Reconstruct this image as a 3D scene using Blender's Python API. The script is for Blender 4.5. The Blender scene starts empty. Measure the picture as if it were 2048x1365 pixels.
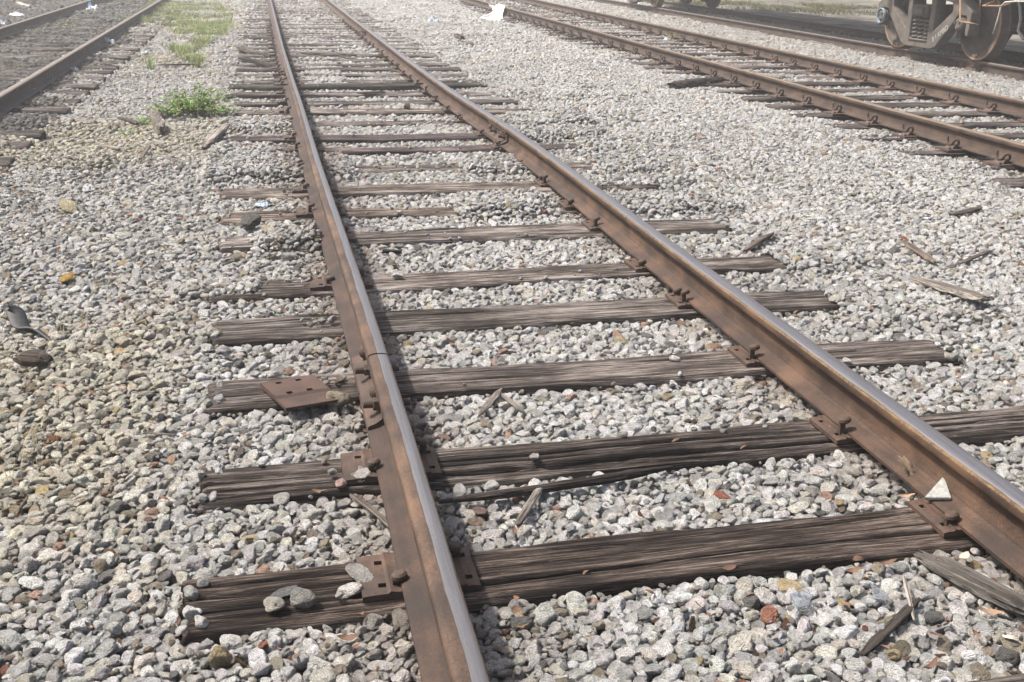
import bpy, bmesh, math, random
import numpy as np
from mathutils import Vector, Matrix, noise as mnoise

# ------------------------------------------------------------------ camera
F = 2205.0; CX, CY = 1024.0, 682.5; H = 1.425
def _n(v): return v / np.linalg.norm(v)
_Y = _n(np.array([525 - CX, CY + 106, -F])); _X = _n(np.array([11700 - CX, CY - 92, -F]))
_X = _n(_X - _Y * (_X @ _Y)); _Z = np.cross(_X, _Y)
R = np.array([_X, _Y, _Z])
sc = bpy.context.scene; C = sc.collection
cam = bpy.data.cameras.new('camera'); co = bpy.data.objects.new('camera', cam); C.objects.link(co)
cam.sensor_width = 36; cam.lens = F * 36 / 2048; cam.clip_end = 5000; cam.clip_start = 0.05
M4 = Matrix([list(R[0]) + [0], list(R[1]) + [0], list(R[2]) + [H], [0, 0, 0, 1]])
co.matrix_world = M4
sc.camera = co
def at(x, y, z=0.0):                                   # a measured point of the photo brought down to height z
    d = R @ np.array([x - CX, CY - y, -F]); t = (z - H) / d[2]
    return float(d[0] * t), float(d[1] * t)

# ------------------------------------------------------------------ light
SUN_AZ, SUN_EL = math.radians(-70), math.radians(57)   # azimuth from +Y, clockwise
w = bpy.data.worlds.new('World'); sc.world = w; w.use_nodes = True
nt = w.node_tree; bg = nt.nodes['Background']
sky = nt.nodes.new('ShaderNodeTexSky'); sky.sky_type = 'NISHITA'; sky.sun_disc = False
sky.sun_elevation = SUN_EL; sky.sun_rotation = SUN_AZ; sky.air_density = 1.0; sky.dust_density = 7.0
nt.links.new(sky.outputs[0], bg.inputs[0]); bg.inputs[1].default_value = 0.12
sl = bpy.data.lights.new('sun', 'SUN'); sl.energy = 4.1; sl.angle = math.radians(1.8); sl.color = (1, .965, .91)
so = bpy.data.objects.new('sun', sl); C.objects.link(so)
sv = Vector((math.sin(SUN_AZ) * math.cos(SUN_EL), math.cos(SUN_AZ) * math.cos(SUN_EL), math.sin(SUN_EL)))
so.rotation_euler = sv.to_track_quat('Z', 'Y').to_euler(); so.location = (0, 0, 20)
sc.view_settings.view_transform = 'Standard'; sc.view_settings.look = 'None'
sc.view_settings.exposure = 1.0; sc.view_settings.gamma = 1
sc.cycles.max_bounces = 6; sc.cycles.volume_bounces = 0; sc.cycles.volume_step_rate = 4
HAZE = 0.005

rng = np.random.default_rng(7); random.seed(7)

# ------------------------------------------------------------------ noise in numpy
_tab = np.random.default_rng(3).random(65536)
def _h(i, j, s): return _tab[(i * 7919 + j * 104729 + s * 1299709) & 65535]
def vn(x, y, s=0):
    x = np.asarray(x, float); y = np.asarray(y, float)
    i = np.floor(x).astype(np.int64); j = np.floor(y).astype(np.int64)
    a = x - i; b = y - j; a = a * a * (3 - 2 * a); b = b * b * (3 - 2 * b)
    return ((_h(i, j, s) * (1 - a) + _h(i + 1, j, s) * a) * (1 - b) + (_h(i, j + 1, s) * (1 - a) + _h(i + 1, j + 1, s) * a) * b) * 2 - 1
def sstep(a, b, x):
    t = np.clip((np.asarray(x, float) - a) / (b - a), 0, 1); return t * t * (3 - 2 * t)

# ------------------------------------------------------------------ object helpers
def tag(o, label=None, cat=None, group=None, kind=None):
    if label: o['label'] = label
    if cat: o['category'] = cat
    if group: o['group'] = group
    if kind: o['kind'] = kind
    return o
def link(o, parent=None):
    C.objects.link(o)
    if parent is not None: o.parent = parent
    return o
def empty(name, loc=(0, 0, 0), rz=0):
    o = bpy.data.objects.new(name, None); C.objects.link(o); o.location = loc; o.rotation_euler = (0, 0, rz)
    o.empty_display_size = .1; return o
def obj(name, me, m=None, parent=None, loc=None, rot=None):
    o = bpy.data.objects.new(name, me); link(o, parent)
    if m is not None and not me.materials: me.materials.append(m)
    if loc is not None: o.location = loc
    if rot is not None: o.rotation_euler = rot
    return o
def copy(o, parent=None):
    c = o.copy(); C.objects.link(c); c.parent = parent
    for ch in list(o.children): copy(ch, c)
    return c
def mesh_np(name, v, f, smooth=True):
    me = bpy.data.meshes.new(name); me.from_pydata([tuple(p) for p in v], [], [tuple(q) for q in f])
    if smooth: me.polygons.foreach_set('use_smooth', [True] * len(me.polygons))
    me.update(); return me
def bm_mesh(name, bm, smooth=False):
    me = bpy.data.meshes.new(name); bmesh.ops.recalc_face_normals(bm, faces=bm.faces); bm.to_mesh(me); bm.free()
    if smooth: me.polygons.foreach_set('use_smooth', [True] * len(me.polygons))
    return me
def bx(bm, x0, x1, y0, y1, z0, z1, bev=0.0):
    vs = [bm.verts.new(p) for p in ((x0, y0, z0), (x1, y0, z0), (x1, y1, z0), (x0, y1, z0), (x0, y0, z1), (x1, y0, z1), (x1, y1, z1), (x0, y1, z1))]
    fs = [bm.faces.new([vs[i] for i in q]) for q in ((0, 3, 2, 1), (4, 5, 6, 7), (0, 1, 5, 4), (1, 2, 6, 5), (2, 3, 7, 6), (3, 0, 4, 7))]
    if bev:
        es = list({e for f in fs for e in f.edges}); bmesh.ops.bevel(bm, geom=es, offset=bev, segments=2, affect='EDGES')
def tube(bm, pts, r, n=8, r2=None):
    pts = [Vector(p) for p in pts]; rings = []; up = Vector((0, 0, 1))
    for i, p in enumerate(pts):
        d = (pts[min(i + 1, len(pts) - 1)] - pts[max(i - 1, 0)]).normalized()
        a = d.cross(up)
        if a.length < .05: a = d.cross(Vector((1, 0, 0)))
        a.normalize(); b = d.cross(a).normalized()
        rr = r if r2 is None else r + (r2 - r) * i / (len(pts) - 1)
        rings.append([bm.verts.new(p + (a * math.cos(t) + b * math.sin(t)) * rr) for t in [2 * math.pi * k / n for k in range(n)]])
    for A, B in zip(rings, rings[1:]):
        for k in range(n): bm.faces.new((A[k], A[(k + 1) % n], B[(k + 1) % n], B[k]))
    bm.faces.new(rings[0][::-1]); bm.faces.new(rings[-1])
def lathe(bm, prof, n=48, axis='X'):                    # prof: (axial, radius) pairs
    rings = []
    for a, r in prof:
        if r < 1e-5: rings.append([bm.verts.new((a, 0, 0))]); continue
        rings.append([bm.verts.new((a, r * math.cos(2 * math.pi * k / n), r * math.sin(2 * math.pi * k / n))) for k in range(n)])
    for A, B in zip(rings, rings[1:]):
        for k in range(n):
            q = [A[k % len(A)], A[(k + 1) % n % len(A)], B[(k + 1) % n % len(B)], B[k % len(B)]]
            u = [];  [u.append(x) for x in q if x not in u]
            if len(u) > 2: bm.faces.new(u)

# ------------------------------------------------------------------ materials
def mat(name):
    m = bpy.data.materials.new(name); m.use_nodes = True
    t = m.node_tree; t.nodes.clear()
    o = t.nodes.new('ShaderNodeOutputMaterial'); b = t.nodes.new('ShaderNodeBsdfPrincipled')
    t.links.new(b.outputs[0], o.inputs[0]); return m, t, b
def nd(t, ty, ins=None, **kw):
    n = t.nodes.new(ty)
    for k, v in kw.items(): setattr(n, k, v)
    for k, v in (ins or {}).items():
        if isinstance(v, bpy.types.NodeSocket): t.links.new(v, n.inputs[k])
        else: n.inputs[k].default_value = v
    return n
def ramp(t, fac, stops, interp='LINEAR'):
    n = t.nodes.new('ShaderNodeValToRGB'); t.links.new(fac, n.inputs[0]); e = n.color_ramp.elements; n.color_ramp.interpolation = interp
    while len(e) < len(stops): e.new(.5)
    for k, (p, c) in enumerate(stops):
        e[k].position = p; e[k].color = tuple(c) + (1,) if len(c) == 3 else c
    return n.outputs[0]
def g3(v): return (v, v, v)
def tex(t, scale, src=None, detail=5, rough=.6, sc3=None, dist=0.0):
    if src is None: src = nd(t, 'ShaderNodeTexCoord').outputs['Object']
    if sc3: src = nd(t, 'ShaderNodeMapping', {0: src, 'Scale': sc3}).outputs[0]
    return nd(t, 'ShaderNodeTexNoise', {'Vector': src, 'Scale': scale, 'Detail': detail, 'Roughness': rough, 'Distortion': dist}).outputs['Fac']
def mix(t, fac, a, b, mode='MIX'):
    n = nd(t, 'ShaderNodeMix', data_type='RGBA', blend_type=mode)
    for i, v in ((0, fac), (6, a), (7, b)):
        if isinstance(v, bpy.types.NodeSocket): t.links.new(v, n.inputs[i])
        else: n.inputs[i].default_value = v if i == 0 else (tuple(v) + (1,) if len(v) == 3 else v)
    return n.outputs[2]
def math_(t, op, a, b=0.0, c=None, clamp=False):
    n = nd(t, 'ShaderNodeMath', operation=op, use_clamp=clamp)
    for i, v in enumerate((a, b) if c is None else (a, b, c)):
        if isinstance(v, bpy.types.NodeSocket): t.links.new(v, n.inputs[i])
        else: n.inputs[i].default_value = v
    return n.outputs[0]
def bump(t, b, h, dist, strength=1.0):
    n = nd(t, 'ShaderNodeBump', {'Height': h, 'Distance': dist, 'Strength': strength}); t.links.new(n.outputs[0], b.inputs['Normal']); return n
def setc(t, b, col, rough=.9, metal=0.0, spec=.3):
    for k, v in (('Base Color', col), ('Roughness', rough), ('Metallic', metal), ('Specular IOR Level', spec)):
        if isinstance(v, bpy.types.NodeSocket): t.links.new(v, b.inputs[k])
        else: b.inputs[k].default_value = (tuple(v) + (1,)) if isinstance(v, tuple) and len(v) == 3 else v

def stone_mat(name='limestone', tinted=True, col=(.6, .57, .52)):
    m, t, b = mat(name)
    oi = nd(t, 'ShaderNodeObjectInfo'); tc = nd(t, 'ShaderNodeTexCoord').outputs['Object']
    off = nd(t, 'ShaderNodeVectorMath', {0: tc}, operation='ADD'); r = nd(t, 'ShaderNodeMath', {0: oi.outputs['Random'], 1: 60.0}, operation='MULTIPLY')
    t.links.new(r.outputs[0], off.inputs[1]); p = off.outputs[0]
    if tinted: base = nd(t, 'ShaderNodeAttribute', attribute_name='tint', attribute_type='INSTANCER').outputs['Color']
    else: base = oi.outputs['Color']
    n1 = tex(t, 1.3, p, 4, .65); n2 = tex(t, 7, p, 4, .7)
    c = mix(t, 1.0, base, ramp(t, n1, [(.3, (.62, .58, .53)), (.45, (.95, .94, .92)), (.65, (1.2, 1.2, 1.2))]), 'MULTIPLY')
    c = mix(t, 1.0, c, ramp(t, n2, [(.30, g3(.38)), (.43, g3(.88)), (.62, g3(1.25))]), 'MULTIPLY')
    vo = nd(t, 'ShaderNodeTexVoronoi', {'Vector': p, 'Scale': 4.2}).outputs['Distance']
    pit = ramp(t, vo, [(.05, g3(0)), (.26, g3(1))])
    pm = ramp(t, tex(t, 1.1, p, 2), [(.45, g3(0)), (.6, g3(1))])
    c = mix(t, math_(t, 'MULTIPLY', math_(t, 'SUBTRACT', 1.0, pit), pm), c, (.11, .10, .088))
    v2 = nd(t, 'ShaderNodeTexVoronoi', {'Vector': p, 'Scale': 11.0}).outputs['Distance']
    c = mix(t, math_(t, 'MULTIPLY', ramp(t, v2, [(.12, g3(1)), (.24, g3(0))]), .38), c, (.12, .11, .10))
    setc(t, b, c, .93, 0, .18)
    hgt = math_(t, 'ADD', math_(t, 'MULTIPLY', n2, .8), math_(t, 'MULTIPLY', pit, .35))
    bump(t, b, hgt, .30, .9)
    return m

def wood_mat(name, dark=(.020, .015, .012), mid=(.082, .067, .058), light=(.33, .305, .285)):
    m, t, b = mat(name)
    oi = nd(t, 'ShaderNodeObjectInfo'); tc = nd(t, 'ShaderNodeTexCoord').outputs['Object']
    off = nd(t, 'ShaderNodeVectorMath', {0: tc}, operation='ADD'); r = nd(t, 'ShaderNodeMath', {0: oi.outputs['Random'], 1: 40.0}, operation='MULTIPLY')
    t.links.new(r.outputs[0], off.inputs[1]); p = off.outputs[0]
    fine = tex(t, 1.0, p, 5, .8, (6, 210, 210), .1); med = tex(t, 1.0, p, 5, .65, (1.5, 55, 55), .12); big = tex(t, 1.0, p, 3, .6, (2.4, 7, 7))
    g = math_(t, 'ADD', math_(t, 'MULTIPLY', fine, .6), math_(t, 'MULTIPLY', med, .4))
    g = math_(t, 'ADD', g, math_(t, 'MULTIPLY', math_(t, 'SUBTRACT', big, .5), .35))
    c = ramp(t, g, [(.42, dark), (.50, mid), (.555, tuple((a + q) / 2 for a, q in zip(mid, light))), (.61, light)])
    hl = tex(t, 1.0, p, 2, .5, (1.1, 75, 75), .1); hl = math_(t, 'ABSOLUTE', math_(t, 'SUBTRACT', hl, .5))
    cr = mix(t, 1.0, ramp(t, med, [(.30, g3(.25)), (.40, g3(1))]), ramp(t, hl, [(.004, g3(.16)), (.018, g3(1))]), 'MULTIPLY')
    c = mix(t, 1.0, c, cr, 'MULTIPLY')
    c = mix(t, 1.0, c, oi.outputs['Color'], 'MULTIPLY')
    setc(t, b, c, .82, 0, .3)
    bump(t, b, math_(t, 'ADD', math_(t, 'MULTIPLY', fine, 1.0), math_(t, 'MULTIPLY', med, 1.0)), .016, 1.0)
    return m

def rust_mat(name, a=(.085, .043, .026), bcol=(.17, .085, .047), c3=(.26, .125, .06), rough=.75):
    m, t, b = mat(name)
    p = nd(t, 'ShaderNodeTexCoord').outputs['Object']; oi = nd(t, 'ShaderNodeObjectInfo')
    n1 = tex(t, 9, p, 5, .6); n2 = tex(t, 120, p, 5, .75)
    g = math_(t, 'ADD', math_(t, 'MULTIPLY', n1, .6), math_(t, 'MULTIPLY', n2, .4))
    c = ramp(t, g, [(.36, a), (.5, bcol), (.63, c3)])
    c = mix(t, 1.0, c, oi.outputs['Color'], 'MULTIPLY')
    setc(t, b, c, rough, 0, .35); bump(t, b, n2, .0012, .7); return m

def rail_mat(name, lo, hi, polish=(.40, .40, .42), prough=.33, pmetal=.75, body=((.025, .0145, .0095), (.050, .029, .018), (.088, .050, .029)), lip=False, crack=False, foot=(.78, .74, .72)):
    m, t, b = mat(name)
    at_ = nd(t, 'ShaderNodeAttribute', attribute_name='rp'); s = nd(t, 'ShaderNodeSeparateXYZ', {0: at_.outputs['Vector']}).outputs
    p = nd(t, 'ShaderNodeTexCoord').outputs['Object']
    n1 = tex(t, 6, p, 5, .6); n2 = tex(t, 160, p, 5, .8); n3 = tex(t, 40, p, 4, .7)
    g = math_(t, 'ADD', math_(t, 'MULTIPLY', n1, .55), math_(t, 'MULTIPLY', n2, .45))
    c = ramp(t, g, [(.41, body[0]), (.5, body[1]), (.59, body[2])])
    c = mix(t, math_(t, 'LESS_THAN', s[1], .036), c, mix(t, 1.0, c, foot, 'MULTIPLY'))
    c = mix(t, 1.0, c, ramp(t, tex(t, 1.0, p, 5, .7, (25, 2.5, 25)), [(.32, g3(.6)), (.5, g3(1)), (.68, g3(1.3))]), 'MULTIPLY')
    # rust streaking along the web, a pale flow line on the base
    wob = math_(t, 'MULTIPLY', math_(t, 'SUBTRACT', tex(t, 1.0, p, 4, .6, (8, 5, 8)), .5), .009)
    uw = math_(t, 'ADD', s[0], wob)
    mk = math_(t, 'MULTIPLY', math_(t, 'GREATER_THAN', s[1], .138), 1.0)
    inl = ramp(t, math_(t, 'MULTIPLY_ADD', math_(t, 'SUBTRACT', uw, lo), 250.0, .5), [(0, g3(0)), (1, g3(1))])
    inh = ramp(t, math_(t, 'MULTIPLY_ADD', math_(t, 'SUBTRACT', hi, uw), 250.0, .5), [(0, g3(0)), (1, g3(1))])
    band = math_(t, 'MULTIPLY', mk, math_(t, 'MULTIPLY', inl, inh))
    spec_ = ramp(t, n2, [(.58, g3(1)), (.70, g3(.25))])
    band2 = math_(t, 'MULTIPLY', band, spec_)
    pol = ramp(t, tex(t, 1.0, p, 5, .7, (160, 3, 160)), [(.35, tuple(x * .72 for x in polish)), (.65, polish)])
    c = mix(t, band2, c, pol)
    if lip:                                             # thin ochre line along the gauge corner
        d = math_(t, 'ABSOLUTE', math_(t, 'SUBTRACT', math_(t, 'MULTIPLY_ADD', wob, .15, s[0]), lip)); l = math_(t, 'MULTIPLY', math_(t, 'LESS_THAN', d, .0015), math_(t, 'GREATER_THAN', s[1], .13))
        c = mix(t, math_(t, 'MULTIPLY', l, ramp(t, n3, [(.35, g3(0)), (.6, g3(.9))])), c, (.15, .10, .04))
    if crack:
        d = math_(t, 'ABSOLUTE', math_(t, 'SUBTRACT', math_(t, 'ADD', s[0], math_(t, 'MULTIPLY', wob, 1.6)), crack)); l = math_(t, 'MULTIPLY', math_(t, 'LESS_THAN', d, .0011), math_(t, 'GREATER_THAN', s[1], .138))
        c = mix(t, math_(t, 'MULTIPLY', l, .85), c, (.03, .022, .018))
    setc(t, b, c, math_(t, 'MULTIPLY_ADD', band2, prough - .72, .72), math_(t, 'MULTIPLY', band2, pmetal), .35)
    bump(t, b, math_(t, 'ADD', n2, n3), .0009, .6); return m

def plain(name, col, rough=.8, metal=0, var=.25, scale=20, spec=.3, bd=.002):
    m, t, b = mat(name); n1 = tex(t, scale, None, 5, .65)
    c = mix(t, 1.0, ramp(t, n1, [(.3, g3(1 - var)), (.7, g3(1 + var))]), col, 'MULTIPLY')
    setc(t, b, c, rough, metal, spec); bump(t, b, n1, bd, .6); return m

STONE = stone_mat(); ROCK = stone_mat('rock', False)
WOOD = wood_mat('tie_timber')
OLDWOOD = wood_mat('grey_driftwood', (.10, .085, .072), (.22, .19, .165), (.42, .385, .345))
RUST = rust_mat('rusty_plate', (.035, .023, .018), (.065, .041, .031), (.10, .060, .043)); RUSTO = rust_mat('orange_rust', (.020, .014, .010), (.044, .027, .019), (.082, .047, .031)); RUSTD = rust_mat('dark_rust', (.022, .015, .012), (.045, .028, .020), (.075, .043, .028))
RL = rail_mat('rail_steel_worn', -.003, .028, polish=(.215, .205, .205), prough=.46, crack=-.004, lip=.031, foot=(.50, .44, .42))
RR = rail_mat('rail_steel_bright', -.028, .026, polish=(.225, .215, .217), prough=.4, lip=-.0325)
RS = rail_mat('rail_steel_brown', -.030, .030, polish=(.20, .15, .105), prough=.5, pmetal=.35, body=((.028, .018, .013), (.050, .032, .022), (.074, .047, .031)))
RT = rail_mat('rail_steel_dull', -.034, .034, polish=(.17, .14, .115), prough=.6, pmetal=.2, body=((.028, .019, .015), (.048, .033, .026), (.072, .048, .036)))

# ------------------------------------------------------------------ rails: measured lines
def line(pts, z=.165, off=0.0): return [(at(*p, z)[0] + off, at(*p, z)[1]) for p in pts]
def smooth_line(P, Y0, Y1, step, ext0=None):
    P = sorted(P, key=lambda q: q[1]); ys = np.array([q[1] for q in P]); xs = np.array([q[0] for q in P])
    Y = np.arange(Y0, Y1 + step * .5, step)
    k = np.polyfit(ys[-5:] if len(ys) > 6 else ys, xs[-5:] if len(ys) > 6 else xs, 1)
    X = np.interp(Y, ys, xs); X = np.where(Y > ys[-1], xs[-1] + k[0] * (Y - ys[-1]), X)
    if len(ys) < 6: X = np.polyval(np.polyfit(ys, xs, 1), Y)
    w = max(1, int(round(.9 / step))); ker = np.ones(2 * w + 1) / (2 * w + 1)
    Xp = np.concatenate([X[0] + (X[0] - X[w:0:-1]), X, X[-1] + (X[-1] - X[-2:-w - 2:-1])])
    return Y, np.convolve(Xp, ker, 'valid')
Lp = [(.338, .8), (.338, 1.657), (.337, 2.489), (.341, 2.733), (.337, 3.438), (.328, 4.03), (.321, 4.765), (.309, 5.368), (.298, 6.207), (.284, 7.138), (.275, 8.777), (.267, 9.924), (.253, 10.887), (.241, 12.07), (.229, 13.526), (.212, 15.207), (.200, 17.751), (.180, 22.28), (.150, 29.79), (.12, 36)]
Lp = [(x - .034, y) for x, y in Lp]
Rp = [(1.742, .8), (1.742, 2.1), (1.738, 2.452), (1.736, 2.885), (1.738, 3.5), (1.735, 4.141), (1.731, 4.6), (1.733, 5.3), (1.742, 6.0), (1.744, 6.7), (1.738, 7.618), (1.725, 8.65), (1.672, 9.733), (1.648, 10.896), (1.630, 12.459), (1.615, 14.508), (1.605, 18.48), (1.590, 21.671), (1.570, 30.066), (1.55, 36)]
Rp = [(x + .034, y) for x, y in Rp]
RAILS = {}
RAILS['L'] = smooth_line(Lp, .6, 46, .1)
RAILS['R'] = smooth_line(Rp, .6, 46, .1)
RAILS['RN'] = smooth_line(line([(2048, 293), (1873, 243), (1682, 190), (1448, 132), (1180, 60)], off=.03), 3, 60, .1)
RAILS['RF'] = smooth_line(line([(2048, 202), (1741, 139), (1448, 77.6), (1180, 22)], off=.03), 3, 60, .1)
RAILS['TN'] = smooth_line(line([(2048, 135), (1829, 102.5), (1682, 79), (1448, 37)], off=.03), 5, 60, .1)
RAILS['TF'] = smooth_line(line([(2048, 105), (1764, 66), (1448, 19)], off=.03), 5, 60, .1)
RAILS['LN'] = smooth_line(line([(0, 186), (150, 97), (318, 0)], off=.03), 3, 60, .1)
RAILS['LF'] = smooth_line(line([(0, 55), (90, 27), (178, 0)], off=.03), 5, 60, .1)
def rx(k, y): return np.interp(y, *RAILS[k])

PROF = [(-.0675, 0), (-.0675, .009), (-.062, .0125), (-.030, .021), (-.014, .030), (-.0085, .042), (-.008, .075), (-.0085, .095), (-.014, .105), (-.031, .112), (-.0335, .116),
        (-.0345, .134), (-.0325, .1405), (-.0275, .1445), (-.018, .1468), (-.006, .1479)]
PROF = PROF + [(-a, b) for a, b in reversed(PROF)]
RBASE = .0175
def rail(key, y0, y1, m, label, group=None, endcut=0.0):
    ys = [y0]; y = y0
    while y < y1 - .01:
        y = min(y1, y + (.1 if y < 10 else .3)); ys.append(y)
    v = []; f = []; rp = []; n = len(PROF)
    for y in ys:
        x = float(rx(key, y)); dx = float(rx(key, y + .2) - rx(key, y - .2)) / .4; k = math.sqrt(1 + dx * dx)
        for a, b in PROF:
            v.append((x + a / k, y - a * dx / k, b)); rp.append((a, b, y))
    for i in range(len(ys) - 1):
        for j in range(n):
            f.append((i * n + j, i * n + (j + 1) % n, (i + 1) * n + (j + 1) % n, (i + 1) * n + j))
    f.append(tuple(range(n))); f.append(tuple(range((len(ys) - 1) * n, len(ys) * n))[::-1])
    x0 = float(rx(key, y0)); v = [(a - x0, b - y0, c) for a, b, c in v]
    me = mesh_np('rail', v, f, False)
    flags = [True] * (len(f) - 2) + [False, False]; me.polygons.foreach_set('use_smooth', flags)
    A = me.attributes.new('rp', 'FLOAT_VECTOR', 'POINT'); A.data.foreach_set('vector', np.array(rp, dtype=np.float32).ravel())
    bm = bmesh.new(); bm.from_mesh(me); bmesh.ops.recalc_face_normals(bm, faces=bm.faces)
    for e in bm.edges:
        if len(e.link_faces) == 2 and e.calc_face_angle(0) > .6: e.smooth = False
    bm.to_mesh(me); bm.free()
    o = obj('steel_rail', me, m, None, (x0, y0, RBASE)); return tag(o, label, 'rail', group)

JL, JL2, JR, JR2 = 3.43, 13.1, 8.55, 19.6
rl = [rail('L', .7, JL - .006, RL, 'near length of the left main-track rail, ending at the open joint gap', 'rails of the main track'),
      rail('L', JL + .006, JL2 - .003, RL, 'middle length of the left main-track rail, from the open joint gap past the weed clump', 'rails of the main track'),
      rail('L', JL2 + .003, 44, RL, 'far length of the left main-track rail running up to the top edge', 'rails of the main track'),
      rail('R', .7, JR - .003, RR, 'near length of the right main-track rail, bright head with a thin ochre line', 'rails of the main track'),
      rail('R', JR + .003, JR2 - .003, RR, 'middle length of the right main-track rail beyond the bolted joint', 'rails of the main track'),
      rail('R', JR2 + .003, 44, RR, 'far length of the right main-track rail, shrinking toward the top edge', 'rails of the main track')]
rail('RN', 3.2, 46, RS, 'brown rail of the clipped track, the one nearer the main track', 'rails of the clipped track')
rail('RF', 3.2, 46, RS, 'brown rail of the clipped track, the one nearer the freight car', 'rails of the clipped track')
TJ = 13.55
rt = [rail('TN', 5, TJ - .003, RT, 'short dull rail right of the small joint under the freight car', 'rails under the freight car'),
      rail('TN', TJ + .003, 50, RT, 'long dull brown rail carrying the freight car wheels, left of the small joint', 'rails under the freight car')]
rail('TF', 5, 50, RT, 'dull rail on the far side of the freight car beside the dirt lot', 'rails under the freight car')
rail('LN', 3.2, 50, RT, 'dark rail at the left edge beside the grass, the nearer one of the overgrown siding', 'rails of the overgrown siding')
rail('LF', 5, 50, RT, 'dark rail in the top left corner, the farther one of the overgrown siding', 'rails of the overgrown siding')

# joint bars with bolts on rails
def joint_bar(parent, key, yj, side, L=.62, bolts=(-.24, -.14, .06, .24)):
    x0, y0 = parent.location[0], parent.location[1]; bm = bmesh.new()
    prof = [(.0095, .100), (.030, .108), (.033, .100), (.021, .090), (.020, .045), (.036, .030), (.060, .022), (.066, .014), (.070, .0145), (.070, .020), (.062, .028), (.040, .040)]
    prof = [(.009, .101), (.031, .1105), (.033, .102), (.022, .092), (.021, .048), (.040, .034), (.066, .024), (.066, .0135), (.034, .0215), (.009, .036)]
    ys = np.linspace(-L / 2, L / 2, 9); rings = []
    for y in ys:
        x = float(rx(key, yj + y)); rings.append([bm.verts.new((x - x0 + side * a, yj + y - y0, b)) for a, b in prof])
    for A, B in zip(rings, rings[1:]):
        for k in range(len(prof)): bm.faces.new((A[k], A[(k + 1) % len(prof)], B[(k + 1) % len(prof)], B[k]))
    bm.faces.new(rings[0]); bm.faces.new(rings[-1][::-1])
    jb = obj('joint_bar', bm_mesh('joint_bar', bm), RUSTD if side > 0 else RUSTO, parent)
    for i, by in enumerate(bolts):
        bm = bmesh.new(); x = float(rx(key, yj + by)) - x0; yy = yj + by - y0
        if i % 2 == 0: lathe(bm, [(.0, .0), (0, .017), (.016, .017), (.018, .015), (.018, 0)], 6); lathe(bm, [(.017, 0), (.017, .010), (.042, .010), (.044, .008), (.044, 0)], 12)
        else: lathe(bm, [(.0, 0), (0, .020), (.006, .020), (.012, .017), (.018, .010), (.020, 0)], 16)
        me = bm_mesh('bolt', bm)
        o = obj('bolt', me, RUSTD, jb, (x + side * .0215, yy, .07)); o.rotation_euler = (random.random(), 0, 0); o.scale = (1.2 * (1 if side > 0 else -1), 1.25, 1.25)
for pr, k, yj in ((rl[0], 'L', JL), (rl[3], 'R', JR), (rl[1], 'L', JL2), (rl[4], 'R', JR2), (rt[0], 'TN', TJ)):
    if k == 'TN': joint_bar(pr, k, yj, -1)
    else: joint_bar(pr, k, yj, -1); joint_bar(pr, k, yj, 1)

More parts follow.
